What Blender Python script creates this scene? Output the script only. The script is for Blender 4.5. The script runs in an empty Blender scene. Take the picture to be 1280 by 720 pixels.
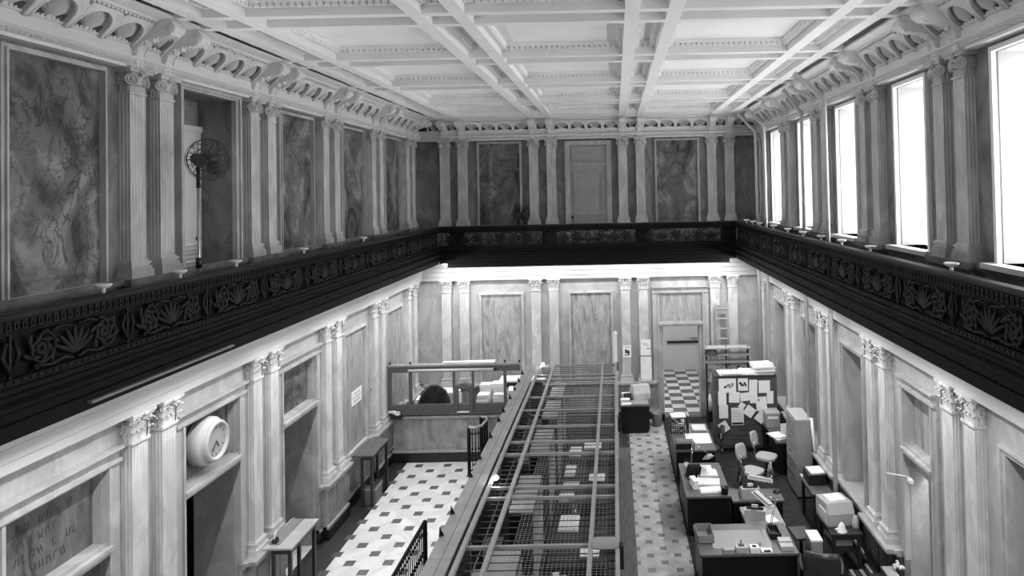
import bpy, math, random
from mathutils import Vector, Matrix
random.seed(11)
S = bpy.context.scene
COL = S.collection
PI = math.pi
# ------------------------------------------------------------------ room dimensions (metres)
EYE = 6.42            # eye height above the banking-hall floor
XL, XR = -5.66, 4.165  # the two long walls
YF, YN = 19.065, -3.2  # far wall, near wall
BAY = 2.54            # spacing of the pilaster pairs
# ------------------------------------------------------------------ camera (shift lens, slightly rolled)
FPX, PPX, PPY, PITCH, ROLL = 832.19, 767.5, 224.1, .0188, -.0202
cam = bpy.data.cameras.new('camera'); camo = bpy.data.objects.new('camera', cam); COL.objects.link(camo)
cam.sensor_width = 36; cam.lens = FPX / 1280 * 36
cam.shift_x = -(PPX - 640) / 1280; cam.shift_y = (PPY - 360) / 1280
cam.clip_start = .05; cam.clip_end = 200
_f = Vector((0, math.cos(PITCH), math.sin(PITCH))); _u = Vector((0, -math.sin(PITCH), math.cos(PITCH))); _r = Vector((1, 0, 0))
_R = _r * math.cos(ROLL) + _u * math.sin(-ROLL) * -1; _U = _u * math.cos(ROLL) - _r * math.sin(ROLL)
_m = Matrix((( _R.x, _U.x, -_f.x, 0), (_R.y, _U.y, -_f.y, 0), (_R.z, _U.z, -_f.z, EYE), (0, 0, 0, 1)))
camo.matrix_world = _m
S.camera = camo
# ------------------------------------------------------------------ world, exposure
W = bpy.data.worlds.new('sky'); S.world = W; W.use_nodes = True
W.node_tree.nodes['Background'].inputs[0].default_value = (.8, .8, .8, 1)
W.node_tree.nodes['Background'].inputs[1].default_value = 1.0
S.view_settings.view_transform = 'Standard'; S.view_settings.look = 'None'
S.view_settings.exposure = 0.0; S.view_settings.gamma = 1.0
S.view_settings.use_curve_mapping = False
WINDOW_LIGHT = 9.5      # daylight glowing in the drawn blinds of the gallery windows
TUBE_WATTS = 0.3        # each fluorescent tube under the gallery, per metre: share thrown on the wall
CEILING_FILL_WATTS = 50.0        # added spots over the gallery rail that brighten the ceiling
HALL_WATTS = 31.0       # and share thrown out over the hall
def lamp(name, kind, loc, watts, size=.1, size_y=None, rot=(0, 0, 0), parent=None):
    l = bpy.data.lights.new(name, kind); l.energy = watts
    if kind == 'AREA':
        l.size = size
        if size_y: l.shape = 'RECTANGLE'; l.size_y = size_y
    else: l.shadow_soft_size = size
    o = bpy.data.objects.new(name, l); COL.objects.link(o); o.location = loc; o.rotation_euler = rot
    if parent: o.parent = parent
    return o
# ------------------------------------------------------------------ materials (all greys: a black and white photograph)
def mat(name, v, rough=.6, metal=0., var=0., scale=6., bump=0., spec=.5, stretch=(1, 1, 1), emit=0.):
    m = bpy.data.materials.new(name); m.use_nodes = True
    nt = m.node_tree; b = nt.nodes['Principled BSDF']
    b.inputs['Base Color'].default_value = (v, v, v, 1); b.inputs['Roughness'].default_value = rough
    b.inputs['Metallic'].default_value = metal; b.inputs['Specular IOR Level'].default_value = spec
    if emit: b.inputs['Emission Color'].default_value = (1, 1, 1, 1); b.inputs['Emission Strength'].default_value = emit
    if var or bump:
        tc = nt.nodes.new('ShaderNodeNewGeometry'); mp = nt.nodes.new('ShaderNodeMapping'); mp.inputs['Scale'].default_value = stretch
        nz = nt.nodes.new('ShaderNodeTexNoise'); nz.inputs['Scale'].default_value = scale; nz.inputs['Detail'].default_value = 5
        nt.links.new(tc.outputs['Position'], mp.inputs['Vector']); nt.links.new(mp.outputs[0], nz.inputs['Vector'])
        if var:
            r = nt.nodes.new('ShaderNodeMapRange'); r.inputs[1].default_value = .3; r.inputs[2].default_value = .7
            r.inputs[3].default_value = v * (1 - var); r.inputs[4].default_value = min(.95, v * (1 + var))
            nt.links.new(nz.outputs[0], r.inputs[0]); nt.links.new(r.outputs[0], b.inputs['Base Color'])
        if bump:
            bp = nt.nodes.new('ShaderNodeBump'); bp.inputs['Strength'].default_value = bump; bp.inputs['Distance'].default_value = .02
            nt.links.new(nz.outputs[0], bp.inputs['Height']); nt.links.new(bp.outputs[0], b.inputs['Normal'])
    return m
def marble(name, base, dark, light, scale=1.6, veins=.5, rough=.35, stretch=(1, 1, .55), tight=0.):
    """polished veined marble: warped noise clouds, thin dark veins, a few pale drifts"""
    m = bpy.data.materials.new(name); m.use_nodes = True
    nt = m.node_tree; N = nt.nodes; L = nt.links; b = N['Principled BSDF']; b.inputs['Roughness'].default_value = rough
    g = N.new('ShaderNodeNewGeometry'); mp = N.new('ShaderNodeMapping'); mp.inputs['Scale'].default_value = stretch
    mp.inputs['Rotation'].default_value = (.35, .2, .1)
    L.new(g.outputs['Position'], mp.inputs['Vector'])
    n1 = N.new('ShaderNodeTexNoise'); n1.inputs['Scale'].default_value = scale; n1.inputs['Detail'].default_value = 7
    n1.inputs['Distortion'].default_value = 1.6; L.new(mp.outputs[0], n1.inputs['Vector'])
    def ramp(pts, src):
        r = N.new('ShaderNodeValToRGB'); e = r.color_ramp.elements
        while len(e) < len(pts): e.new(.5)
        for el, (p, v) in zip(e, pts): el.position = p; el.color = (v, v, v, 1)
        L.new(src, r.inputs[0]); return r
    r1 = ramp([(.30 + tight * .07, dark), (.45 + tight * .01, base * .85), (.55 - tight * .01, base), (.72 - tight * .08, light)], n1.outputs[0])
    n2 = N.new('ShaderNodeTexNoise'); n2.inputs['Scale'].default_value = scale * 1.7; n2.inputs['Detail'].default_value = 9
    n2.inputs['Distortion'].default_value = 2.5; n2.inputs['Roughness'].default_value = .62
    mp2 = N.new('ShaderNodeMapping'); mp2.inputs['Location'].default_value = (7.3, 2.1, 4.4); mp2.inputs['Scale'].default_value = stretch
    L.new(g.outputs['Position'], mp2.inputs['Vector']); L.new(mp2.outputs[0], n2.inputs['Vector'])
    r2 = ramp([(.47, 1), (.495, 1 - veins), (.505, 1 - veins), (.53, 1)], n2.outputs[0])
    n3 = N.new('ShaderNodeTexNoise'); n3.inputs['Scale'].default_value = scale * .5; n3.inputs['Detail'].default_value = 4
    L.new(mp2.outputs[0], n3.inputs['Vector'])
    r3 = ramp([(.4, 1), (.62, 0)], n3.outputs[0])
    vm = N.new('ShaderNodeMix'); vm.data_type = 'RGBA'; vm.inputs[6].default_value = (1, 1, 1, 1)
    L.new(r3.outputs[0], vm.inputs[0]); L.new(r2.outputs[0], vm.inputs[7])
    mul = N.new('ShaderNodeMix'); mul.data_type = 'RGBA'; mul.blend_type = 'MULTIPLY'; mul.inputs[0].default_value = 1
    L.new(r1.outputs[0], mul.inputs[6]); L.new(vm.outputs[2], mul.inputs[7])
    L.new(mul.outputs[2], b.inputs['Base Color'])
    return m
def wood(name, v, var=.35, rough=.45, axis=1):
    st = [14, 14, 14]; st[axis] = 1.2
    return mat(name, v, rough, var=var, scale=1.6, stretch=tuple(st))
M = dict(
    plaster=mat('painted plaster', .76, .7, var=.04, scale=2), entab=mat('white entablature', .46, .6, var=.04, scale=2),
    ceil=mat('painted ceiling', .85, .75, var=.04, scale=2),
    shaft=marble('pale pilaster marble', .57, .47, .64, 2.2, .12, .5),
    upwall=marble('grey veined marble', .22, .12, .29, 2.5, .35, .55),
    uppanel=marble('dark figured marble', .15, .04, .29, 1.6, .8, .55, stretch=(1, 1, .7), tight=1.),
    frame=marble('pale frame marble', .50, .42, .58, 2.5, .15),
    lowwall=marble('light wall marble', .42, .36, .47, 2.0, .12, .5),
    lowpanel=marble('figured panel marble', .36, .20, .44, 3.0, .6, .45, stretch=(2.2, 2.2, .45)),
    insc=marble('dark inscribed marble', .12, .04, .18, 3.0, .6, .45, tight=1.),
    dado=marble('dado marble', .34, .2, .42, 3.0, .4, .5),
    reveal=marble('reveal marble', .38, .30, .44, 2.0, .2, .5),
    black=mat('black base stone', .012, .4),
    iron=mat('dark bronze iron', .007, .6, var=.35, scale=14, spec=.12),
    ironlit=mat('lit bronze iron', .013, .5, var=.4, scale=9, spec=.2),  # iron lightened in colour for the parts that catch the light
    white=mat('white paint', .78, .5),
    door=mat('grey painted door', .36, .5, var=.06),
    whitedoor=mat('white painted door', .66, .5, var=.04),
    tile=marble('white floor marble', .90, .82, .93, 1.2, .1, .35, (1, 1, 1)),
    tiledark=mat('grey floor marble', .14, .4, var=.3, scale=5),
    border=mat('grey border stone', .042, .45, var=.25, scale=4),
    worn=mat('worn pale tile', .42, .5, var=.3, scale=3),
    worndark=mat('worn dark tile', .17, .5, var=.3, scale=5),
    carpet=mat('dark office carpet', .04, .95, var=.25, scale=7, spec=.1),
    strip=mat('grey floor strip', .10, .8, var=.3, scale=5, stretch=(4, .5, 1)),
    cage=mat('grey cage paint', .21, .5, var=.15, scale=5),
    bar=mat('painted steel bar', .24, .45, var=.12, scale=6),
    rod=mat('dark steel rod', .02, .5),
    screenwood=wood('stained oak', .085, .3),
    desktop=mat('grey linoleum desk top', .10, .4, var=.1, scale=4),
    desktoplt=mat('pale blotter', .30, .6, var=.06),
    deskdark=mat('black desk steel', .008, .4, spec=.3),
    woodtop=wood('worn table wood', .10, .4),
    palewood=mat('pale worn table top', .42, .45, var=.12, scale=4),
    darkwood=wood('dark wood', .03, .4),
    boardwood=wood('weathered dark wood', .075, .4, axis=0),
    paper=mat('paper', .80, .8, var=.04, scale=8),
    paperg=mat('grey card', .50, .8, var=.1),
    inscr=mat('cut letters', .06, .8),
    print=mat('printing ink', .03, .7),
    grey=mat('grey steel', .30, .45, var=.06),
    midgrey=mat('mid grey plastic', .22, .5),
    ltgrey=mat('pale grey steel', .42, .45),
    seat=mat('grey vinyl seat', .42, .55, var=.06),
    leather=mat('dark leather', .035, .32, spec=.6),
    chrome=mat('chrome', .62, .2, metal=1.),
    fan=mat('black fan enamel', .012, .4),
    brass=mat('polished steel pole', .5, .3, metal=.9),
    cloth=mat('dark cloth', .03, .9), jacket=mat('dark grey wool', .055, .95, var=.5, scale=9),
    blind=mat('daylit blind', .8, .8, emit=WINDOW_LIGHT),
    cagedark=mat('black desk top', .012, .5, spec=.3), dimmed=mat('cream window paint', .42, .6), dadodark=marble('dark dado marble', .06, .02, .1, 3., .4, .5), clockface=mat('clock face', .34, .4), boardtop=mat('cabinet top board', .50, .5, var=.08),
    tube=mat('lit fluorescent tube', .8, .5, emit=2.0),
    bulb=mat('lit bulb', .8, .5, emit=60.),
    tubeoff=mat('unlit white tube', .55, .4),
    pipe=mat('painted pipe', .55, .5, var=.05),
    bin=mat('grey metal bin', .16, .5, var=.15),
    wicker=mat('black wire', .02, .5),
    plant=mat('pale dry flowers', .45, .8, var=.4, scale=30),
    glass=None)
g = bpy.data.materials.new('window glass'); g.use_nodes = True
gb = g.node_tree.nodes['Principled BSDF']; gb.inputs['Transmission Weight'].default_value = 1.; gb.inputs['Roughness'].default_value = .02
gb.inputs['IOR'].default_value = 1.05; gb.inputs['Base Color'].default_value = (.97, .97, .97, 1)
M['glass'] = g
# ------------------------------------------------------------------ mesh builder
ORD = ['nearest', 'second', 'third', 'fourth', 'fifth', 'sixth', 'seventh', 'eighth', 'ninth', 'tenth', 'eleventh']
I4 = Matrix.Identity(4)
def T(x, y, z, rz=0, rx=0, ry=0):
    return Matrix.Translation((x, y, z)) @ Matrix.Rotation(rz, 4, 'Z') @ Matrix.Rotation(ry, 4, 'Y') @ Matrix.Rotation(rx, 4, 'X')
class MB:
    def __init__(s, m=None): s.v = []; s.f = []; s.m = m or I4; s.smooth = []
    def add(s, vs, fs, sm=False, m=None):
        k = len(s.v); mm = s.m @ m if m is not None else s.m
        flip = mm.to_3x3().determinant() < 0
        s.v += [tuple(mm @ Vector(p)) for p in vs]
        for f in fs:
            f = [i + k for i in f]
            s.f.append(f[::-1] if flip else f); s.smooth.append(sm)
        return s
    def box(s, x0, x1, y0, y1, z0, z1, m=None):
        v = [(x, y, z) for z in (z0, z1) for y in (y0, y1) for x in (x0, x1)]
        return s.add(v, [(0, 2, 3, 1), (4, 5, 7, 6), (0, 1, 5, 4), (2, 6, 7, 3), (0, 4, 6, 2), (1, 3, 7, 5)], m=m)
    def cbox(s, c, d, rz=0, rx=0, ry=0):
        a, b, e = d[0] / 2, d[1] / 2, d[2] / 2
        return s.box(-a, a, -b, b, -e, e, T(*c, rz, rx, ry))
    def bev(s, x0, x1, y0, y1, z0, z1, r=.02, m=None, n=3):
        """box with rounded vertical corners"""
        p = []
        for cx, cy, a0 in ((x1 - r, y1 - r, 0), (x0 + r, y1 - r, 90), (x0 + r, y0 + r, 180), (x1 - r, y0 + r, 270)):
            for i in range(n + 1):
                a = math.radians(a0 + 90 * i / n); p.append((cx + r * math.cos(a), cy + r * math.sin(a)))
        return s.prism(p, z0, z1, m)
    def prism(s, poly, z0, z1, m=None, sm=False):
        """polygon in local x,y extruded along local z"""
        n = len(poly)
        v = [(a, b, z0) for a, b in poly] + [(a, b, z1) for a, b in poly]
        f = [(i, (i + 1) % n, n + (i + 1) % n, n + i) for i in range(n)]
        s.add(v, f, sm, m); k = len(s.v) - 2 * n
        s.f.append([k + i for i in range(n)][::-1]); s.f.append([k + n + i for i in range(n)]); s.smooth += [False, False]
        return s
    def tube(s, pts, r, n=6, sm=True, cap=True):
        pts = [Vector(p) for p in pts]; rs = r if isinstance(r, (list, tuple)) else [r] * len(pts)
        vs = []; fs = []; ref = None
        for i, p in enumerate(pts):
            t = (pts[min(i + 1, len(pts) - 1)] - pts[max(i - 1, 0)])
            if t.length < 1e-9: t = Vector((0, 0, 1))
            t.normalize()
            if ref is None: ref = Vector((0, 0, 1)) if abs(t.z) < .9 else Vector((1, 0, 0))
            a = t.cross(ref).normalized(); b = a.cross(t).normalized(); ref = b
            for k in range(n):
                an = 2 * PI * k / n; vs.append(p + (a * math.cos(an) + b * math.sin(an)) * rs[i])
        for i in range(len(pts) - 1):
            for k in range(n):
                k2 = (k + 1) % n; fs.append((i * n + k, i * n + k2, (i + 1) * n + k2, (i + 1) * n + k))
        if cap: fs.append(tuple(range(n))[::-1]); fs.append(tuple((len(pts) - 1) * n + k for k in range(n)))
        return s.add(vs, fs, sm)
    def lathe(s, prof, n=16, m=None, sm=True, arc=2 * PI):
        vs = [(r * math.cos(arc * k / n), r * math.sin(arc * k / n), z) for r, z in prof for k in range(n)]
        fs = []
        for i in range(len(prof) - 1):
            for k in range(n):
                k2 = (k + 1) % n; fs.append((i * n + k, i * n + k2, (i + 1) * n + k2, (i + 1) * n + k))
        return s.add(vs, fs, sm, m)
    def ball(s, c, r, n=8, sc=(1, 1, 1)):
        pr = [(max(1e-4, math.sin(PI * i / 6)) * r, -math.cos(PI * i / 6) * r) for i in range(7)]
        return s.lathe(pr, n, T(*c) @ Matrix.Diagonal((*sc, 1)))
    def sheet(s, c, w, h, rz=0, t=.003, rx=0, ry=0): return s.cbox(c, (w, h, t), rz, rx, ry)
    def mesh(s, name, m):
        me = bpy.data.meshes.new(name); me.from_pydata(s.v, [], s.f)
        if any(s.smooth): me.polygons.foreach_set('use_smooth', s.smooth)
        if m: me.materials.append(M[m] if isinstance(m, str) else m)
        me.update(); return me
    def obj(s, name, m, parent=None, **k): return link(name, s.mesh(name, m), parent, **k)
def link(name, me, parent=None, loc=(0, 0, 0), rz=0, label=None, cat=None, group=None, kind=None):
    o = bpy.data.objects.new(name, me); COL.objects.link(o); o.location = loc; o.rotation_euler = (0, 0, rz)
    if parent: o.parent = parent
    return tag(o, label, cat, group, kind)
def tag(o, label=None, cat=None, group=None, kind=None):
    if label: o['label'] = label
    if cat: o['category'] = cat
    if group: o['group'] = group
    if kind: o['kind'] = kind
    return o
def thing(name, label, cat, loc=(0, 0, 0), rz=0, group=None): return link(name, None, None, loc, rz, label, cat, group)
def struct(name, parent=None): return link(name, None, parent, kind='structure')
def dup(o, loc=None, rz=None, label=None, parent=None):
    c = o.copy(); COL.objects.link(c)
    if parent: c.parent = parent
    if loc is not None: c.location = loc
    if rz is not None: c.rotation_euler = (0, 0, rz)
    if label: c['label'] = label
    for ch in list(o.children): dup(ch, parent=c)
    return c
# wall coordinates: u along the wall, n out of the wall into the room, z up
WM = {'left': Matrix(((0, 1, 0, XL), (1, 0, 0, 0), (0, 0, 1, 0), (0, 0, 0, 1))),
      'right': Matrix(((0, -1, 0, XR), (1, 0, 0, 0), (0, 0, 1, 0), (0, 0, 0, 1))),
      'far': Matrix(((1, 0, 0, 0), (0, -1, 0, YF), (0, 0, 1, 0), (0, 0, 0, 1)))}
WR = {'left': -PI / 2, 'right': PI / 2, 'far': PI}
def wloc(side, u, n=0, z=0): return tuple(WM[side] @ Vector((u, n, z)))
PROF = Matrix(((0, 0, 1, 0), (1, 0, 0, 0), (0, 1, 0, 0), (0, 0, 0, 1)))   # profile (n, z) extruded along u
def run(side, prof, u0, u1, mb=None):
    """moulding profile [(n, z)] swept along a wall"""
    mb = mb or MB(WM[side])
    return mb.prism(prof, u0, u1, PROF)
def plate(mb, u0, u1, z0, z1, holes, n0, n1):
    """rectangle of wall with rectangular holes, as boxes"""
    us = sorted({u0, u1, *[h[0] for h in holes], *[h[1] for h in holes]}); us = [u for u in us if u0 <= u <= u1]
    for a, b in zip(us, us[1:]):
        mid = (a + b) / 2; hs = sorted((h[2], h[3]) for h in holes if h[0] < mid < h[1]); z = z0
        for c, d in hs:
            if c > z: mb.box(a, b, n0, n1, z, c)
            z = max(z, d)
        if z < z1: mb.box(a, b, n0, n1, z, z1)
def ring(mb, u0, u1, z0, z1, w, n0, n1, bottom=True):
    mb.box(u0 - w, u0, n0, n1, z0 - (w if bottom else 0), z1 + w); mb.box(u1, u1 + w, n0, n1, z0 - (w if bottom else 0), z1 + w)
    mb.box(u0, u1, n0, n1, z1, z1 + w)
    if bottom: mb.box(u0, u1, n0, n1, z0 - w, z0)
# ------------------------------------------------------------------ levels
Z_DADO, Z_LCAP, Z_LENT, Z_GAL, Z_RAIL = 1.04, 3.68, 4.0, 4.62, 5.56
Z_UBASE, Z_UCAP, Z_UENT, Z_SOFF, Z_CEIL = 5.54, 7.69, 7.97, 8.53, 8.735
BEAM_GAP, PW, PD = .5057, .255, .127
def pairs(side):
    """u of every pilaster centre"""
    if side == 'far': return [-4.952 + PW / 2 + k * BAY + d for k in range(4) for d in (0, BEAM_GAP)]
    return [7.614 + PW / 2 + k * BAY + d for k in range(-2, 5) for d in (0, BEAM_GAP)]
def bays(side):
    if side == 'far': return [-4.572 + BAY / 2 + k * BAY for k in range(3)]
    return [9.264 + k * BAY for k in range(-2, 4)]
USPAN = {'left': (YN, YF), 'right': (YN, YF), 'far': (XL, XR)}
# ------------------------------------------------------------------ floor
fl = MB().box(XL - .1, XR + .1, YN - .2, YF, -.2, 0).obj('floor', 'border', kind='structure')
def tile_mesh(p, q, s, mname, oct_=True, half=0):
    """one octagonal floor tile (or the small square between) with a slightly eased edge"""
    hx, hy = p / 2 - .002, q / 2 - .002; a = s / 2 + .002
    if oct_:   # lattice cell is a diamond with its four points cut by the small squares
        pts = [(hx - a, a), (a, hy - a), (-a, hy - a), (-hx + a, a), (-hx + a, -a), (-a, -hy + a), (a, -hy + a), (hx - a, -a)]
    if half: pts = [(x, y) for x, y in pts if x * half > 0]; pts = pts if half < 0 else [q for q in pts]; pts = ([(hx - a, a), (a, hy - a), (0, hy - a), (0, -hy + a), (a, -hy + a), (hx - a, -a)] if half > 0 else [(-hx + a, a), (-a, hy - a), (0, hy - a), (0, -hy + a), (-a, -hy + a), (-hx + a, -a)])
    if not oct_: a -= .004; pts = [(-a, -a), (a, -a), (a, a), (-a, a)]
    return MB().prism(pts, 0, .004).mesh('tile', mname)
def tiles(p, q, s, x0, x1, y0, y1, ox, oy, light, dark):
    mo, ms, hr, hl = tile_mesh(p, q, s, light), tile_mesh(p, q, s, dark, False), tile_mesh(p, q, s, light, True, 1), tile_mesh(p, q, s, light, True, -1)
    for i in range(-40, 41):
        for j in range(-60, 61):
            for h in (0, 1):
                x, y = ox + (i + h * .5) * p, oy + (j + h * .5) * q
                if x0 - .01 < x < x1 + .01 and y0 < y < y1: link('tile', ms, fl, (x, y, 0))
                x2 = x + p / 2
                if y0 < y < y1 and x0 - .01 < x2 < x1 + .01: link('tile', hr if abs(x2 - x0) < .02 else hl if abs(x2 - x1) < .02 else mo, fl, (x2, y, 0))
tiles(.68, .593, .17, -5.11, -2.39, 8.2, 16.28, -4.77, 12.98, 'tile', 'tiledark')
tiles(.48, .46, .11, .27, 1.23, 8.6, 18.98, .27, 13.0, 'worn', 'worndark')
MB().box(-.02, .27, 6.5, 16.8, 0, .012).obj('floor_strip', 'strip', fl)
# ------------------------------------------------------------------ pilasters (shared shapes)
def flute_poly():
    w, d, pts = PW / 2, PD, []
    def groove(cx, cy, tx, ty, nx, ny, r):
        for k in range(5):
            a = PI * k / 4; pts.append((cx - tx * r * math.cos(a) - nx * r * .4 * math.sin(a), cy - ty * r * math.cos(a) - ny * r * .4 * math.sin(a)))
    pts.append((w, 0))
    for i in range(3): groove(w, d * (i + .5) / 3 , 0, 1, 1, 0, .014)
    pts.append((w, d))
    for i in range(5): groove(w - PW * (i + .5) / 5, d, -1, 0, 0, 1, .017)
    pts.append((-w, d))
    for i in range(3): groove(-w, d - d * (i + .5) / 3, 0, -1, -1, 0, .014)
    pts.append((-w, 0))
    return pts
def shaft_mesh(z0, z1): return MB().prism(flute_poly(), z0, z1).mesh('pilaster', 'shaft')
def stepped(mb, steps):
    for z0, z1, g in steps: mb.box(-PW / 2 - g, PW / 2 + g, 0, PD + g, z0, z1)
def base_mesh(z): 
    mb = MB(); stepped(mb, [(z, z + .09, .055), (z + .09, z + .125, .04), (z + .125, z + .15, .02), (z + .15, z + .18, .035), (z + .18, z + .2, .015)])
    return mb.mesh('pilaster_base', 'shaft')
def leaf(mb, u, n, z, h, w, out, ang):
    """curled acanthus leaf: rises, then tips outward"""
    rows = [(0, 0, .75), (.35, .02, 1.), (.7, .12, .95), (.92, .5, .7), (1., 1., .35), (.88, 1.25, .12)]
    vs = []; fs = []
    for t, o, ww in rows:
        for k, sx in enumerate((-1, -.4, 0, .4, 1)):
            vs.append((sx * w / 2 * ww, o * out + (.012 if sx == 0 else (.0 if abs(sx) < .9 else -.008)), t * h))
    for i in range(len(rows) - 1):
        for k in range(4): fs.append((i * 5 + k, i * 5 + k + 1, i * 5 + k + 6, i * 5 + k + 5))
    mb.add(vs, fs, True, T(u, n, z, ang))
def spiral(mb, c, r0, turns, rad, m=None, n=22, tail=None):
    pts = []
    for i in range(n + 1):
        t = i / n; a = t * turns * 2 * PI; r = r0 * (1 - .86 * t); pts.append((r * math.cos(a), r * math.sin(a), 0))
    sub = MB(); sub.tube(pts, [rad * (1 - .35 * i / n) for i in range(n + 1)], 5)
    mb.add(sub.v, sub.f, True, m)
def volute(mb, u, n, z, r, ang):
    m = T(u, n, z, ang) @ Matrix.Rotation(-PI / 2, 4, 'X')   # local z -> outwards
    mb.lathe([(1e-4, -.05), (r * .92, -.05), (r * .92, .008), (1e-4, .008)], 14, m, False)
    spiral(mb, None, r * .92, 2.1, r * .17, m @ T(0, 0, .01)); mb.lathe([(1e-4, .035), (r * .2, .025), (r * .24, .0)], 8, m)
def ionic_mesh():
    z = Z_UCAP; mb = MB()
    stepped(mb, [(z - .03, z - .005, .012), (z, z + .08, .0), (z + .08, z + .14, .02), (z + .22, z + .26, .06), (z + .26, z + .285, .075)])
    mb.box(-PW / 2 - .01, PW / 2 + .01, 0, PD + .03, z + .14, z + .22)
    for s in (-1, 1):
        volute(mb, s * (PW / 2 - .005), PD + .02, z + .135, .078, -s * PI / 4.5)
        volute(mb, s * (PW / 2 + .02), .03, z + .135, .07, -s * PI / 2)
    for k in range(5): leaf(mb, -.1 + .05 * k, PD, z, .085, .05, .03, 0)
    for s in (-1, 1):
        for k in range(3): leaf(mb, s * PW / 2, .02 + .042 * k, z, .085, .045, .03, -s * PI / 2)
    for k in range(6): mb.ball((0, PD + .06, z + .235), .02, 5); 
    for k in range(5):
        a = k * 2 * PI / 5; mb.ball((.03 * math.cos(a), PD + .065, z + .225 + .03 * math.sin(a)), .02, 5, (1, .7, 1))
    for s in (-1, 1): leaf(mb, s * .05, PD + .02, z + .1, .07, .05, .03, s * .4)
    return mb.mesh('capital', 'shaft')
def corinth_mesh():
    z = Z_LCAP; mb = MB()
    stepped(mb, [(z - .03, z, .02), (z, z + .26, -.005), (z + .26, z + .285, .05), (z + .285, z + .32, .065)])
    for row, (zz, h, out, m5) in enumerate(((z + .0, .13, .045, 3), (z + .09, .13, .055, 2))):
        for k in range(m5): leaf(mb, (k - (m5 - 1) / 2) * .085, PD, zz, h, .085, out, 0)
        for s in (-1, 1):
            for k in range(2 if row == 0 else 1): leaf(mb, s * PW / 2, (.035 + .06 * k) if row == 0 else .065, zz, h, .07, out, -s * PI / 2)
    for s in (-1, 1):
        leaf(mb, s * PW / 2, PD, z + .04, .17, .08, .06, -s * PI / 4); leaf(mb, s * PW / 2, PD, z, .12, .08, .045, -s * PI / 4)
        volute(mb, s * (PW / 2 + .01), PD + .02, z + .225, .04, -s * PI / 4); volute(mb, s * .045, PD + .015, z + .225, .03, 0)
        volute(mb, s * (PW / 2 + .03), .03, z + .225, .035, -s * PI / 2)
    leaf(mb, 0, PD, z + .15, .11, .06, .04, 0)
    mb.ball((0, PD + .065, z + .29), .03, 6)
    return mb.mesh('capital', 'shaft')
ME_US, ME_LS = shaft_mesh(Z_UBASE, Z_UCAP), shaft_mesh(Z_DADO, Z_LCAP)
ME_UB, ME_LB, ME_UC, ME_LC = base_mesh(Z_UBASE), base_mesh(Z_DADO), ionic_mesh(), corinth_mesh()
def pilasters(side, wall):
    for u in pairs(side):
        for sh, ba, ca in ((ME_US, ME_UB, ME_UC), (ME_LS, ME_LB, ME_LC)):
            p = link('pilaster', sh, wall, wloc(side, u), WR[side])
            link('pilaster_base', ba, p); link('capital', ca, p)
# ------------------------------------------------------------------ wall bodies with their openings
TH = .34
DW = .62     # half width of a lower doorway
def lower_frame(side, wall, c, DW=.62, o=.80):
    """marble surround with a hood moulding round a lower doorway"""
    mb = MB(WM[side])
    for s in (-1, 1):
        a, b = sorted((c + s * DW, c + s * o)); mb.box(a, b, 0, .05, Z_DADO, 3.56)
        a, b = sorted((c + s * (DW + .001), c + s * (DW + .04))); mb.box(a, b, .05, .075, Z_DADO, 3.495)
    mb.box(c - o, c + o, 0, .115, 3.665, 3.69); mb.box(c - o, c + o, 0, .07, 3.645, 3.665); mb.box(c - o + .001, c + o - .001, 0, .042, 3.56, 3.645)
    mb.box(c - o + .001, c + o - .001, .0, .085, 3.52, 3.56); mb.box(c - DW - .04, c + DW + .04, .0, .06, 3.495, 3.52)
    mb.obj('door_surround', 'lowwall', wall)
    mb = MB(WM[side]); mb.box(c - DW - .02, c + DW + .02, -.3, .07, 2.56, 2.62); mb.box(c - DW - .02, c + DW + .02, -.3, .11, 2.62, 2.66); mb.box(c - DW - .02, c + DW + .02, -.3, .05, 2.66, 2.70)
    mb.obj('lintel', 'lowwall', wall)
def panel(side, wall, c, half, z0, z1, mname, w=.045, n=.05, fm='frame'):
    MB(WM[side]).box(c - half, c + half, -.02, .008, z0, z1).obj('marble_panel', mname, wall)
    mb = MB(WM[side]); ring(mb, c - half, c + half, z0, z1, w, 0, n); ring(mb, c - half + .001, c + half - .001, z0 + .001, z1 - .001, w * .4, 0, n * 1.4)
    mb.obj('panel_frame', fm, wall)
def recess(side, wall, c, half, z0, z1, depth, mname, back=None, n_out=-.02):
    """reveals of an opening: two jambs and a head"""
    mb = MB(WM[side])
    for s in (-1, 1):
        a, b = sorted((c + s * (half - .005), c + s * (half + .1))); mb.box(a, b, -depth, n_out, z0 + .001, z1 + .1)
    mb.box(c - half + .004, c + half - .004, -depth, n_out, z1 - .005, z1 + .1)
    mb.obj('reveal', mname, wall)
    if back: MB(WM[side]).box(c - half - .1, c + half + .1, -depth - .06, -depth, z0, z1 + .1).obj('back_panel', back, wall)
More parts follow.
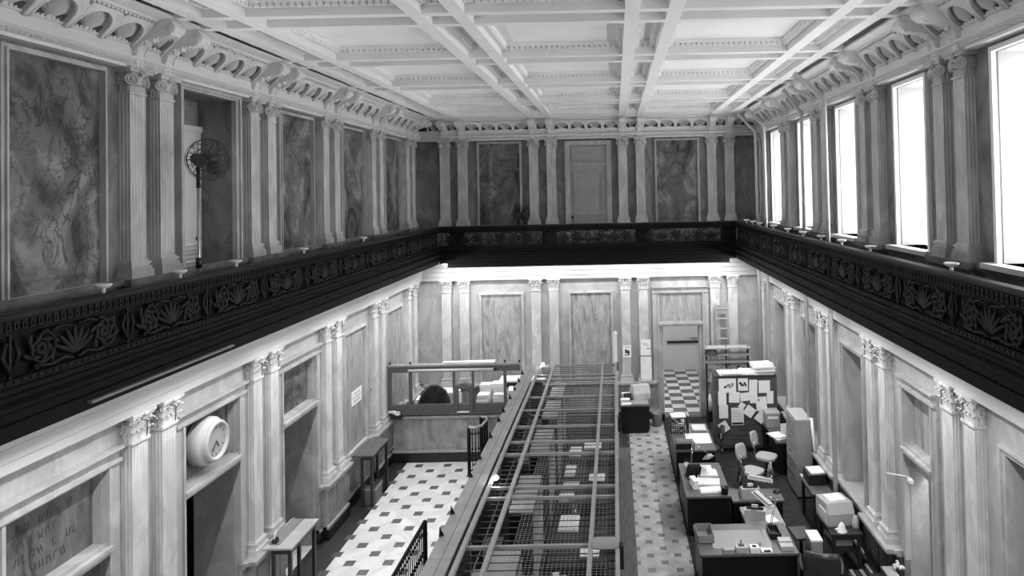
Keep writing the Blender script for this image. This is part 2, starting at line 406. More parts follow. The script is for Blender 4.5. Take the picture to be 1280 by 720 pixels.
def dado(side, wall, doors):
    """plinth, ledge and black base along the wall, breaking forward under each pair of pilasters"""
    u0, u1 = USPAN[side]; P = pairs(side); blocks = [(P[i] - .24, P[i + 1] + .24) for i in range(0, len(P), 2)]
    cuts = sorted((c - DW - .04, c + DW + .04) for c in doors); segs = []; a = u0
    for x, y in cuts: segs.append((a, x)); a = y
    segs.append((a, u1))
    d, l, k = MB(WM[side]), MB(WM[side]), MB(WM[side])
    for a, b in segs:
        if b <= a: continue
        d.box(a, b, 0, .06, .2, .95)
        for z0, z1, n in ((.95, .99, .10), (.99, 1.04, .14)): l.box(a, b, 0, n, z0, z1)
        l.box(a, b, 0, .085, .2, .25); k.box(a, b, 0, .1, 0, .2)
    for a, b in blocks:
        if any(x < (a + b) / 2 < y for x, y in cuts): continue
        d.box(a, b, .06, .15, .2, .95)
        for z0, z1, n in ((.95, .99, .21), (.99, 1.04, .25)): l.box(a - (n - .17), b + (n - .17), n - .11, n, z0, z1)
        l.box(a, b, .085, .19, .2, .25); k.box(a, b, .1, .2, 0, .2)
        for x in (P[0],): pass
        for i in range(3): d.box(a + .12 + i * .34, a + .36 + i * .34, .15, .165, .36, .84)
    d.obj('dado', 'dadodark' if side == 'right' else 'dado', wall); l.obj('dado_ledge', 'lowwall', wall)  # window side dado is darker, for its black radiator grilles
    k.obj('baseboard_' + side, 'black', kind='structure')
def upper_plinth(side, wall):
    u0, u1 = USPAN[side]; P = pairs(side); mb = MB(WM[side])
    mb.box(u0, u1, 0, .06, Z_GAL, 5.48); mb.box(u0, u1, 0, .14, 5.48, Z_UBASE); mb.box(u0, u1, 0, .1, 5.44, 5.48)
    for i in range(0, len(P), 2):
        a, b = P[i] - .22, P[i + 1] + .22; mb.box(a, b, .05, .15, Z_GAL, 5.46); mb.box(a - .03, b + .03, .14, .22, 5.46, Z_UBASE)
    mb.obj('plinth', 'upwall', wall)
def wall_body(side, low, up):
    u0, u1 = USPAN[side]; ext = .34 if side == 'far' else 0
    mb = MB(WM[side]); plate(mb, u0 - ext, u1 + ext, 0, Z_GAL, low, -TH, 0)
    w = mb.obj('wall_' + side, 'lowwall', kind='structure')
    mb = MB(WM[side]); plate(mb, u0 - ext, u1 + ext, Z_GAL, Z_CEIL + .2, up, -TH, 0); mb.obj('upper_wall', 'upwall', w)
    pilasters(side, w); upper_plinth(side, w)
    return w
BL, BR, BF = bays('left'), bays('right'), bays('far')
D_LEFT = BL[:4]; P_LEFT = BL[4:]
UPD = .6
wl = wall_body('left', [(c - DW, c + DW, 0, 2.6) for c in D_LEFT] + [(c - .6, c + .6, 2.68, 3.5) for c in D_LEFT], [(BL[2] - UPD, BL[2] + UPD, Z_GAL, 7.88)])
dado('left', wl, D_LEFT)
for i, c in enumerate(BL):
    if c in D_LEFT:
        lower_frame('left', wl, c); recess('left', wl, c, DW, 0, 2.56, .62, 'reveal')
        MB(WM['left']).box(c - .66, c + .66, -.14, -.1, 2.66, 3.52).obj('transom_panel', 'insc', wl)
        MB(WM['left']).box(c - DW - .1, c + DW + .1, -.7, -.02, -.02, .002).obj('door_threshold', 'tile', wl)
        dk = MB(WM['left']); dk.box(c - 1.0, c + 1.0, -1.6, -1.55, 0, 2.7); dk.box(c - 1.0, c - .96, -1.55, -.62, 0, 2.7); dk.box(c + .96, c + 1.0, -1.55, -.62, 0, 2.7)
        dk.box(c - 1., c + 1., -1.6, -.62, 2.66, 2.7); dk.box(c - 1., c + 1., -1.6, -.7, -.04, 0); dk.obj('dark_passage', 'deskdark', wl)  # walls coloured black to stand for the unlit room beyond
    else: panel('left', wl, c, .575, 1.08, 3.56, 'lowpanel', .06)
    if i != 2: panel('left', wl, c, .585, Z_UBASE, 7.86, 'uppanel', .055, .06)
c = BL[2]; recess('left', wl, c, UPD, Z_GAL, 7.88, .5, 'upwall', 'upwall')
mb = MB(WM['left']); ring(mb, c - UPD, c + UPD, Z_GAL, 7.88, .095, 0, .07, False); ring(mb, c - UPD - .06, c + UPD + .06, Z_GAL, 7.91, .04, 0, .1, False); mb.obj('door_frame', 'frame', wl)
door = MB(WM['left']).box(c - .6, c + .6, -.5, -.455, Z_GAL, 7.5).obj('door_1', 'whitedoor', kind='structure')
mb = MB(WM['left']); mb.box(c - .6, c + .6, -.47, -.43, 7.42, 7.5)
for a in (c - .5, c + .06): ring(mb, a, a + .44, 6.5, 7.3, .03, -.46, -.44); ring(mb, a, a + .44, 5.95, 6.38, .03, -.46, -.44)
mb.obj('door_moulding', 'whitedoor', door)
for k in range(14): MB(WM['left']).cbox((c, -.445, 5.0 + k * .06), (1.0, .03, .045), rx=.5).obj('slat', 'whitedoor', door)
MB(WM['left']).ball((c + .48, -.43, 5.86), .035).obj('door_knob', 'black', door)
# far wall
wf = wall_body('far', [(1.30, 2.34, 0, 2.6)], [])
dado('far', wf, [1.82])
for i, c in enumerate(BF):
    if i < 2: panel('far', wf, c + .03, .575, 1.08, 3.56, 'lowpanel', .06)
    if i != 1: panel('far', wf, c + .03, .585, Z_UBASE, 7.86, 'uppanel', .055, .06)
lower_frame('far', wf, 1.82)
MB(WM['far']).box(1.26, 2.4, 0, .012, 2.70, 3.49).obj('transom_panel', 'lowpanel', wf)
c = BF[1] + .03; mb = MB(WM['far']); ring(mb, c - .53, c + .53, Z_GAL, 7.78, .12, 0, .07, False); ring(mb, c - .62, c + .62, Z_GAL, 7.84, .04, 0, .1, False); mb.obj('door_frame', 'frame', wf)
door = MB(WM['far']).box(c - .53, c + .53, 0, .015, Z_GAL, 7.78).obj('door_2', 'door', kind='structure')
mb = MB(WM['far']); mb.box(c - .53, c + .53, 0, .05, 7.18, 7.28); ring(mb, c - .38, c + .38, 5.98, 6.98, .04, 0, .06); ring(mb, c - .38, c + .38, 5.1, 5.8, .04, 0, .06); ring(mb, c - .44, c + .44, 7.36, 7.7, .03, 0, .05)
for k in range(3): mb.box(c - .4, c + .4, 0, .025, 5.55 + .1 * k, 5.6 + .1 * k)
mb.obj('door_moulding', 'door', door); MB(WM['far']).ball((c - .47, .05, 5.72), .035).obj('door_knob', 'black', door)
# corridor behind the open far doorway, chequered floor, white end door with panic bar
MB().box(.7, 3.6, YF, 24.3, -.1, 0).obj('corridor_floor', 'tiledark', fl)
mt, md = MB().box(-.198, .198, -.178, .178, 0, .004).mesh('tile', 'tile'), MB().box(-.198, .198, -.178, .178, 0, .004).mesh('tile', 'tiledark')
for i in range(7):
    for j in range(14): link('tile', md if (i + j) % 2 else mt, fl, (1.0 + i * .4, 19.25 + j * .36, 0))
cw = MB().box(.6, .7, YF + TH, 24.3, 0, 3).box(3.6, 3.7, YF + TH, 24.3, 0, 3).box(.6, 3.7, 24.2, 24.3, 0, 3).box(.6, 3.7, YF + TH, 24.3, 2.9, 3).obj('corridor_wall', 'whitedoor', wf)
lamp('corridor_fill', 'AREA', (2.1, 21.4, 2.88), 38, .6, 2.0)  # added lamp without a fixture, to brighten the corridor floor
door = MB().box(1.62, 2.98, 23.9, 23.96, 0, 2.5).obj('door_3', 'white', kind='structure')
MB().box(1.78, 2.92, 23.82, 23.87, .98, 1.06).obj('push_bar', 'darkwood', door); MB().box(2.6, 2.85, 23.84, 23.9, 1.12, 1.16).obj('door_closer', 'grey', door)
MB().box(.7, 1.62, 23.9, 24.0, 0, 2.9).box(2.98, 3.6, 23.9, 24.0, 0, 2.9).box(1.62, 2.98, 23.9, 24., 2.5, 2.9).obj('end_wall', 'whitedoor', wf)
# door leaf folded back in the far doorway, with bags hanging on it
leafd = MB().box(1.30, 1.34, 19.42, 20.3, .01, 2.5).obj('door_4', 'whitedoor', kind='structure')
MB().ball((1.37, 20.2, 1.05), .03).obj('door_knob', 'brass', leafd)
# right wall: windows above, niches and one doorway below
WW = .47; NW = .46; RD = .42
wr = wall_body('right', [(c - NW, c + NW, .85, 3.52) for c in BR if c is not BR[2]] + [(BR[2] - RD, BR[2] + RD, 0, 2.6), (BR[2] - RD + .02, BR[2] + RD - .02, 2.68, 3.5)], [(c - WW, c + WW, 5.56, 7.86) for c in BR])
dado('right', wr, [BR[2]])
for i, c in enumerate(BR):
    # upper window: casing, deep white reveal coloured darker against the glow, sash, blind glowing with daylight
    recess('right', wr, c, WW, 5.52, 7.86, .62, 'dimmed')
    mb = MB(WM['right']); ring(mb, c - WW, c + WW, 5.56, 7.86, .055, 0, .05, False); mb.box(c - .62, c + .62, -.6, .16, 5.5, 5.56); mb.obj('window_casing', 'white', wr)
    w = MB(WM['right']); ring(w, c - WW + .05, c + WW - .05, 5.62, 7.8, .05, -.6, -.54); w.box(c - WW + .05, c + WW - .05, -.59, -.55, 6.68, 6.74); w.box(c - .02, c + .02, -.59, -.56, 5.6, 7.8)
    w = w.obj('window_%d' % (i + 1), 'white', kind='structure')
    for a, b in ((c - WW + .05, c - .02), (c + .02, c + WW - .05)):
        for z0, z1 in ((5.62, 6.68), (6.74, 7.8)): MB(WM['right']).box(a, b, -.576, -.572, z0, z1).obj('pane', 'glass', w)
    MB(WM['right']).box(c - WW + .01, c + WW - .01, -.53, -.47, 7.8, 7.85).obj('blind_headrail', 'white', w)
    sl = MB(WM['right']).cbox((0, 0, 0), (.91, .006, .052), rx=-.32).mesh('slat', 'blind')
    for k in range(36): link('slat', sl, w, (.5, c, 5.62 + k * .0605))
    MB(WM['right']).tube([(c + .2, -.46, 5.6), (c + .2, -.46, 7.8)], .004, 4).obj('blind_cord', 'midgrey', w)
# lower right niches: plain pale back, thin frame; the pane of the nearer ones is frosted
for i, c in enumerate(BR):
    if i == 2: continue
    recess('right', wr, c, NW, .85, 3.52, .34, 'lowwall')
    MB(WM['right']).box(c - .66, c + .66, -.36, -.3, .85, 3.6).obj('niche_back', 'reveal', wr)
    mb = MB(WM['right']); ring(mb, c - NW, c + NW, .9, 3.52, .1, 0, .045, False); ring(mb, c - NW - .06, c + NW + .06, .9, 3.57, .03, 0, .07, False); mb.box(c - .7, c + .7, -.3, .155, .985, 1.048); mb.obj('niche_frame', 'lowwall', wr)
c = BR[2]; lower_frame('right', wr, c, RD, .56); MB(WM['right']).box(c - .66, c + .66, -.14, -.1, 2.66, 3.52).obj('transom_panel', 'lowpanel', wr)
recess('right', wr, c, RD, 0, 2.56, .4, 'reveal')
mb = MB(WM['right']); mb.box(c - RD, c + RD, -.3, -.1, 2.33, 2.56); mb.box(c - RD, c + RD, -.3, -.05, 2.44, 2.47); mb.box(c + RD - .03, c + RD - .006, -.36, -.3, 0, 2.33); mb.obj('inner_frame', 'door', wr)
# lit stair lobby behind that doorway
sb = MB(WM['right']); sb.box(c - 1.3, c + 1.8, -.95, -.9, 0, 3); sb.box(c + 1.75, c + 1.8, -.9, -TH, 0, 3); sb.box(c - 1.3, c - 1.25, -.9, -TH, 0, 3); sb.box(c - 1.3, c + 1.8, -.9, -TH, 2.9, 3)
sb.obj('lobby_wall', 'white', wr); MB(WM['right']).box(c - 1.3, c + 1.8, -.95, -TH, -.1, 0).obj('lobby_floor', 'border', fl)
MB(WM['right']).box(c - 1.25, c + 1.75, -.9, -.885, 0, .75).obj('lobby_wainscot', 'lowpanel', wr)
lamp('lobby_light', 'AREA', wloc('right', c, -.62, 2.85), 45, .4, .4)
hr = thing('handrail', 'pale stair handrail on dark posts seen through the bright doorway', 'handrail')
MB(WM['right']).tube([(c + 1.3, -.55, .93), (c - 1.0, -.55, 1.0)], .028).obj('rail', 'ltgrey', hr)
for u in (1.2, .1, -.9): MB(WM['right']).tube([(c + u, -.55, 0), (c + u, -.55, .95)], .018).obj('post', 'black', hr)
# near wall behind the camera, closing the hall
MB().box(XL - .4, XR + .4, YN - .3, YN, 0, Z_CEIL + .2).obj('wall_near', 'lowwall', kind='structure')
# ------------------------------------------------------------------ lower entablature, white, under the gallery
LENT = [(0, 3.99), (.16, 3.99), (.16, 4.09), (.18, 4.10), (.18, 4.22), (.21, 4.24), (.22, 4.34), (.27, 4.38), (.30, 4.45), (.36, 4.50), (.36, 4.55), (0, 4.55)]
UENT = [(0, 7.955), (.15, 7.955), (.15, 7.99), (.13, 8.0), (.13, 8.04), (.15, 8.045), (.19, 8.07), (.19, 8.09), (.12, 8.10), (.12, 8.22), (.14, 8.225), (.14, 8.245), (0, 8.245)]
CROWN = [(0, 8.46), (.36, 8.46), (.38, 8.47), (.38, 8.485), (.43, 8.495), (.44, 8.515), (.60, 8.53), (.60, 8.56), (0, 8.56)]
for i, side in enumerate(('left', 'right', 'far')):
    u0, u1 = USPAN[side]
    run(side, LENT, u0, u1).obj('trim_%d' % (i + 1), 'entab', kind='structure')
# ------------------------------------------------------------------ upper cornice: bead row, arcade of fan shells, scroll consoles
LEAN = math.radians(44); LL = .365
def arch_mesh(w):
    """local a along the wall, s up the leaning face, d out of it"""
    mb = MB(); R = w / 2 - .035; sp = LL - .045 - R; N = 14; d = .03
    arc = [(R * math.cos(PI * k / N), sp + R * math.sin(PI * k / N)) for k in range(N + 1)]
    outer = []
    for k, (a, s) in enumerate(arc):
        t = k / N
        if t < .25: outer.append((w / 2, sp + (LL - sp) * t / .25))
        elif t <= .75: outer.append((w / 2 - w * (t - .25) / .5, LL))
        else: outer.append((-w / 2, LL - (LL - sp) * (t - .75) / .25))
    vs = [(a, s, d) for a, s in arc] + [(a, s, d) for a, s in outer]; n = N + 1
    mb.add(vs, [(k, k + 1, n + k + 1, n + k) for k in range(N)])
    for sgn in (-1, 1):   # legs of the arch
        x0, x1 = sorted((sgn * R, sgn * w / 2)); mb.box(x0, x1, .0, sp, -.02, d)
    # moulded rim
    mb.tube([(R + .004, .0, d)] + [(a * 1.02, s, d) for a, s in arc] + [(-R - .004, 0, d)], .014, 5)
    # rim soffit, short: a dark gap is left between it and the shell
    vs = [(a, s, d) for a, s in arc] + [(a, s, -.02) for a, s in arc]
    mb.add(vs, [(k, n + k, n + k + 1, k + 1) for k in range(N)])
    # fan shell: separate petals radiating from the low centre, dark slits between them
    K = 10
    for k in range(K):
        a0, a1 = PI * (k + .17) / K, PI * (k + .83) / K; am = (a0 + a1) / 2
        def pt(a, r, z): return (r * math.cos(a), .02 + (sp - .02) * min(1, r / R * 1.3) + r * math.sin(a) * .95, z)
        vs = [pt(a0, .03, .0), pt(am, .03, .012), pt(a1, .03, .0), pt(a0, R * .62, -.03), pt(am, R * .62, .0), pt(a1, R * .62, -.03), pt(a0 + .03, R * .84, -.055), pt(am, R * .90, -.04), pt(a1 - .03, R * .84, -.055)]
        mb.add(vs, [(0, 1, 4, 3), (1, 2, 5, 4), (3, 4, 7, 6), (4, 5, 8, 7)])
    mb.add([(R * .98, 0, -.2), (-R * .98, 0, -.2), (-R * .98, sp + R, -.24), (R * .98, sp + R, -.24)], [(0, 1, 2, 3)])
    # acanthus lumps at the foot of the shell
    for x, r in ((0, .034), (-.065, .024), (.065, .024), (-.115, .018), (.115, .018)): mb.ball((x, .03, .0), r, 6, (1, 1.3, .5))
    # incised spandrel triangles
    for sgn in (-1, 1): mb.tube([(sgn * (w / 2 - .02), LL - .03, d), (sgn * (w / 2 - .09), LL - .03, d), (sgn * (w / 2 - .02), LL - .12, d), (sgn * (w / 2 - .02), LL - .03, d)], .005, 4)
    # pendant drop at one springing
    for sgn in (-1, 1): mb.lathe([(1e-4, -.1), (.018, -.085), (.01, -.065), (.03, -.045), (.022, -.02), (.036, 0), (.03, .02)], 6, Matrix.Translation((sgn * w / 2, 0, .0)) @ Matrix.Rotation(-PI / 2, 4, 'X') @ Matrix.Rotation(0, 4, 'Z') @ Matrix(((1, 0, 0, 0), (0, -1, 0, 0), (0, 0, -1, 0), (0, 0, 0, 1))))
    # lean the face: (a, s, d) -> wall (u, n, z)
    cl, sl = math.cos(LEAN), math.sin(LEAN); out = []
    for a, s, dd in mb.v: out.append((a, .12 + s * cl + dd * sl * .9, s * sl - dd * cl + .0))
    mb.v = out
    return mb.mesh('arch', 'plaster')
def console_mesh():
    w = .165; pr = [(0, 7.99), (.155, 7.99), (.165, 8.06), (.16, 8.14), (.18, 8.20), (.23, 8.26), (.31, 8.30), (.40, 8.315), (.50, 8.325), (.57, 8.345), (.61, 8.39), (.615, 8.44), (.59, 8.49), (.56, 8.52), (0, 8.52)]
    mb = MB(); mb.prism(pr, -w / 2, w / 2, PROF)
    mb.lathe([(1e-4, -w / 2 - .015), (.055, -w / 2 - .015), (.062, -w / 2), (.05, -.02), (.05, .02), (.062, w / 2), (.055, w / 2 + .015), (1e-4, w / 2 + .015)], 12, T(0, .575, 8.42) @ Matrix.Rotation(PI / 2, 4, 'Y'))
    for s in (-1, 1):   # beaded edges and acanthus down the front
        e = [(s * (w / 2 - .012), n + .006, z - .006) for n, z in pr[1:10]]
        for p, q in zip(e, e[1:]):
            for t in (0, .5): mb.ball(tuple(Vector(p).lerp(Vector(q), t)), .013, 5)
    for k in range(3): leaf(mb, 0, .17 + .09 * k, 8.17 + .05 * k, .1, .1, .06, 0)
    return mb.mesh('console', 'plaster')
MC = console_mesh(); MA = {}
for i, side in enumerate(('left', 'right', 'far')):
    u0, u1 = USPAN[side]; tr = run(side, UENT, u0, u1).obj('trim_%d' % (i + 4), 'plaster', kind='structure')
    run(side, CROWN, u0, u1).obj('crown', 'plaster', tr)
    b = MB(WM[side]); k = u0 + .03
    while k < u1:   # egg bead row and crown dentils, far too many to pick apart
        b.add([(k - .022, .15, 8.04), (k + .022, .15, 8.04), (k + .022, .15, 8.0), (k - .022, .15, 8.0), (k, .185, 8.02)], [(0, 1, 4), (1, 2, 4), (2, 3, 4), (3, 0, 4)])
        b.box(k - .018, k + .012, .38, .41, 8.462, 8.487); k += .062
    b.obj('bead_row', 'plaster', tr, kind='stuff')
    P = pairs(side)
    sp = [(P[j + 1], P[j + 2], 4) for j in range(0, len(P) - 2, 2)] + [(P[j], P[j + 1], 1) for j in range(0, len(P), 2)]
    if side == 'far': sp += [(u0 + .3, P[0], 1), (P[-1], u1 - .3, 1)]
    else: sp += [(P[-1], u1 - .3, 1)]
    for a, c2, n in sp:
        w = round((c2 - a - .165) / n, 3)
        if w not in MA: MA[w] = arch_mesh(w)
        for q in range(n): link('arch', MA[w], tr, wloc(side, a + .0825 + w * (q + .5), 0, 8.225), WR[side])
    for u in P: link('console', MC, tr, wloc(side, u), WR[side])
# ------------------------------------------------------------------ coffered ceiling
ce = MB().box(XL - .3, XR + .3, YN - .3, YF + .3, Z_CEIL, Z_CEIL + .15).obj('ceiling', 'ceil', kind='structure')
LX = pairs('far'); CY = pairs('left')
def beam_prof(w): return [(-w / 2, 0), (w / 2, 0), (w / 2, .105), (w / 2 + .03, .115), (w / 2 + .03, .135), (w / 2 + .085, .145), (w / 2 + .085, .21), (-w / 2 - .085, .21), (-w / 2 - .085, .145), (-w / 2 - .03, .135), (-w / 2 - .03, .115), (-w / 2, .105)]
dn = MB()
for x in LX:
    MB(T(x, 0, Z_SOFF)).prism(beam_prof(.175), YN, YF, Matrix(((1, 0, 0, 0), (0, 0, 1, 0), (0, 1, 0, 0), (0, 0, 0, 1)))).obj('beam', 'ceil', ce)
    y = 5.0
    while y < YF - .5:
        for s in (-1, 1): dn.box(x + s * .14 - .025, x + s * .14 + .025, y, y + .05, Z_SOFF + .095, Z_SOFF + .148)
        y += .082
for y in CY:
    MB(T(0, y, Z_SOFF + .002)).prism(beam_prof(.13), XL, XR, Matrix(((0, 0, 1, 0), (1, 0, 0, 0), (0, 1, 0, 0), (0, 0, 0, 1)))).obj('beam', 'ceil', ce)
    if y < 5: continue
    x = XL + .5
    while x < XR - .5:
        for s in (-1, 1): dn.box(x, x + .05, y + s * .118 - .025, y + s * .118 + .025, Z_SOFF + .095, Z_SOFF + .148)
        x += .082
dn.obj('dentil_row', 'ceil', ce, kind='stuff')
# ------------------------------------------------------------------ gallery with its bronze railing
GD = .86
def scroll_mesh(L, z0, z1):
    """one unit of rinceau: two opposed spirals springing from a central palmette"""
    mb = MB(); h = z1 - z0; zc = (z0 + z1) / 2
    for s in (-1, 1):
        for cx, dirn, r in ((s * L * .27, s, h * .42),):
            spiral(mb, None, r, 1.9, .016, T(cx, 0, zc) @ Matrix.Rotation(PI / 2, 4, 'X') @ Matrix.Rotation(PI / 2 if s > 0 else -PI / 2, 4, 'Z') @ Matrix.Diagonal((1, s, 1, 1)), 30)
            for k in range(9):
                a = k * 2 * PI / 9; mb.ball((cx + r * .25 * math.cos(a), -.006, zc + r * .25 * math.sin(a)), .028, 5, (1, .5, 1))
            for k in range(12):   # leaves thrown off the spiral
                a = 2 * PI * k / 12 + .2 * s; rr = r * (.98 if k % 2 else .62); p = (cx + rr * math.cos(a), 0, zc + rr * .95 * math.sin(a))
                lv = MB(); lv.ball((0, 0, 0), .05, 6, (1.25, .22, .42)); mb.add(lv.v, lv.f, True, T(*p) @ Matrix.Rotation(-a - .9 * s, 4, 'Y'))
        pts = [(s * L * .5, 0, z0 + .03), (s * L * .44, .0, zc), (s * L * .47, 0, z1 - .06)]; mb.tube(pts, .018, 5)
        mb.tube([(s * .02, 0, z0 + .02), (s * L * .1, 0, z0 + .05), (s * L * .2, 0, z0 + .02), (s * L * .33, 0, z0 + .05)], .018, 5)
        mb.tube([(s * .03, 0, z1 - .04), (s * L * .12, 0, z1 - .02), (s * L * .2, 0, z1 - .05)], .015, 5)
    for k in range(-3, 4):
        a = k * .36; lv = MB(); lv.ball((0, 0, .12), .1, 6, (.26, .2, 1.25)); mb.add(lv.v, lv.f, True, T(0, -.004, z0 + .06) @ Matrix.Rotation(a, 4, 'Y'))
    mb.box(-L / 2, -L / 2 + .02, -.012, .012, z0, z1)
    return mb.mesh('scroll_panel', 'ironlit')
RAILINFO = {'left': (YN, YF - GD - .07, 'black bronze openwork gallery railing along the left wall with the tall fan behind it'),
            'right': (YN, YF - GD - .07, 'black bronze openwork gallery railing running below the bright upper windows'),
            'far': (XL + GD, XR - GD, 'black bronze openwork gallery railing across the far end wall of the hall')}
FASC = [(GD - .10, 4.97), (GD + .05, 4.97), (GD + .05, 4.93), (GD + .01, 4.90), (GD + .01, 4.86), (GD + .06, 4.83), (GD + .06, 4.80), (GD - .01, 4.76), (GD - .01, 4.69), (GD + .015, 4.68), (GD + .015, 4.655), (GD, 4.65), (GD, 4.545), (GD - .10, 4.545)]
for side in ('left', 'right', 'far'):
    u0, u1, lab = RAILINFO[side]
    MB(WM[side]).box(u0, u1 + (GD if side != 'far' else 0), 0.0, GD - .09, 4.58, Z_GAL).obj('gallery_floor', 'iron', kind='structure')
    t = thing('gallery_railing', lab, 'railing')
    lo = 4.0 if side != 'far' else u0
    pr = [(GD - .09, 5.50), (GD + .045, 5.50), (GD + .06, 5.52), (GD + .06, 5.545), (GD + .04, 5.56), (GD - .07, 5.56), (GD - .09, 5.545)]
    run(side, pr, u0, u1).obj('top_rail', 'ironlit', t)
    run(side, FASC, u0, u1).obj('fascia', 'iron', t)
    mb = MB(WM[side]); mb.box(u0, u1, GD - .03, GD + .015, 5.40, 5.50); mb.box(u0, u1, GD - .03, GD + .025, 5.385, 5.40); mb.box(u0, u1, GD - .03, GD + .02, 4.97, 5.035); mb.obj('band', 'iron', t)
    kb = MB(WM[side]); u = lo + .02
    while u < u1 - .08:   # meander relief on both bands
        kb.box(u, u + .05, GD + .015, GD + .026, 5.475, 5.487); kb.box(u, u + .012, GD + .015, GD + .026, 5.415, 5.475); kb.box(u + .012, u + .035, GD + .015, GD + .026, 5.415, 5.427); kb.box(u + .03, u + .042, GD + .015, GD + .026, 5.427, 5.455)
        kb.box(u, u + .04, GD + .02, GD + .03, 5.0, 5.02); u += .075
    kb.obj('key_pattern', 'ironlit', t, kind='stuff')
    Lu = 1.27 if side != 'far' else (u1 - u0) / 6
    me = scroll_mesh(Lu, 5.035, 5.385); k = lo + (.02 if side != 'far' else 0)
    while k + Lu < u1 + .05:
        link('scroll_panel', me, t, wloc(side, k + Lu / 2, GD - .005, 0), WR[side]); k += Lu
    # dim iron plate behind the openwork of the long sides
    if side == 'left': MB(WM[side]).box(6.05, 8.3, GD + .0, GD + .045, 4.60, 4.625).obj('conduit', 'midgrey', t)
    if side != 'far': MB(WM[side]).box(lo, u1, GD - .055, GD - .045, 5.035, 5.385).obj('backing_plate', 'iron', t)
    else:
        MB(WM[side]).box(u0 + .22, u1 - .2, GD - .05, GD + .03, 4.44, 4.56).obj('drop_fascia', 'iron', t)
        for x in (-4.33, -1.8, .76, 3.1): MB(WM[side]).box(x - .2, x + .2, GD - .055, GD - .045, 5.035, 5.385).obj('backing_plate', 'iron', t)
# fluorescent tubes hung under the gallery, hidden by its fascia from above
def tube_light(side, u, L, q):
    t = thing('tube_light', 'fluorescent tube hidden under the %s gallery, %s along it' % ({'left': 'panelled', 'right': 'windowed', 'far': 'end wall'}[side], ORD[q]), 'lamp', group='tubes under the gallery')
    MB(WM[side]).box(u - L / 2, u + L / 2, .66, .74, 4.545, 4.585).obj('batten', 'white', t)
    MB(WM[side]).tube([(u - L / 2 + .04, .70, 4.52), (u + L / 2 - .04, .70, 4.52)], .016, 8).obj('tube', 'tube', t)
    l = lamp('tube_glow', 'AREA', wloc(side, u, .70, 4.50), TUBE_WATTS * L, .06, L - .1, (0, 0, 0), t)
    l2 = lamp('tube_glow', 'AREA', wloc(side, u, .72, 4.49), HALL_WATTS * L * (.42 if side == 'far' else 1), .06, L - .1, (0, 0, 0), t)
    for k, a in ((l, math.radians(28)), (l2, -math.radians(30))):
        k.rotation_euler = {'left': (0, a, 0), 'right': (0, -a, 0), 'far': (-a, 0, 0)}[side]
        if side == 'far': k.data.size, k.data.size_y = L - .1, .06
for side in ('left', 'right'):
    for q, u in enumerate((-1.5, 1, 3.5, 6.0, 8.3, 10.6, 12.9, 15.2, 17.3)): tube_light(side, u, 1.9, q)
for q, u in enumerate((-3.9, -1.9, .1, 2.1)): tube_light('far', u, 1.8, q)
# long strip of conduit on the left fascia
# mushroom lamps on the rail
lp = thing('rail_lamp', 'x', 'lamp', group='mushroom lamps behind the gallery rail')
MB().tube([(0, 0, 0), (0, 0, .05)], .018, 8).obj('stem', 'white', lp)
MB().lathe([(1e-4, .045), (.04, .05), (.068, .07), (.072, .085), (.06, .09), (.03, .06), (1e-4, .055)], 14).obj('bowl', 'white', lp)
first = True; RAIL_LAMPS = []
for side, us in (('right', (6.65, 8.75, 9.85, 10.83, 11.88, 12.91, 14.07, 15.38, 16.17, 16.95)), ('left', (6.3, 7.41, 8.51, 10.36, 12.82))):
    for q, u in enumerate(us):
        loc = wloc(side, u, .82, 5.559)
        lab = 'white mushroom lamp on the railing %s, %s from the camera' % ('under the windows' if side == 'right' else 'before the dark marble panels', ORD[q])
        if side == 'right' or True: RAIL_LAMPS.append((side, u))
        if first: lp.location = loc; lp['label'] = lab; first = False
        else: dup(lp, loc, None, lab)
for side, u in RAIL_LAMPS + [(s, u) for s in ('left', 'right') for u in (-2, 0, 2, 4.3)] + [('left', 14.8), ('left', 16.6)]:
    l = lamp('ceiling_fill', 'SPOT', wloc(side, u, .82, 5.66), CEILING_FILL_WATTS, .05)  # added fill for the ceiling, also where no mushroom lamp stands
    l.data.spot_size = math.radians(120); l.data.spot_blend = .7; l.rotation_euler = (0, PI + math.radians(38) * (1 if side == 'left' else -1), 0)
# pipes dropping from the ceiling through the gallery on the window side
for nm, pts, lab in (('a', [(3.22, 11.74, 8.46), (3.74, 11.74, 7.96), (3.82, 11.9, .0)], 'pale painted pipe bending off the ceiling in front of the second pair of window pilasters'),
                     ('b', [(3.6, 14.0, 8.5), (3.98, 14.0, 7.98), (3.975, 14.0, 1.635)], 'pale painted pipe standing before the middle gallery window, down to the steel cabinet'),
                     ('c', [(3.39, 16.9, 8.48), (3.83, 16.9, 8.0), (3.83, 16.9, .0)], 'thin pale pipe bending off the ceiling near the far corner'),
                     ('d', [(3.36, 17.9, 8.46), (3.83, 17.9, 7.95), (3.83, 17.9, .0)], 'thin shaded pipe nearest the far corner of the gallery')):
    p = MB().tube(pts[:2] + [pts[2]] , .042, 8).obj('vertical_pipe', 'pipe'); tag(p, lab, 'pipe')
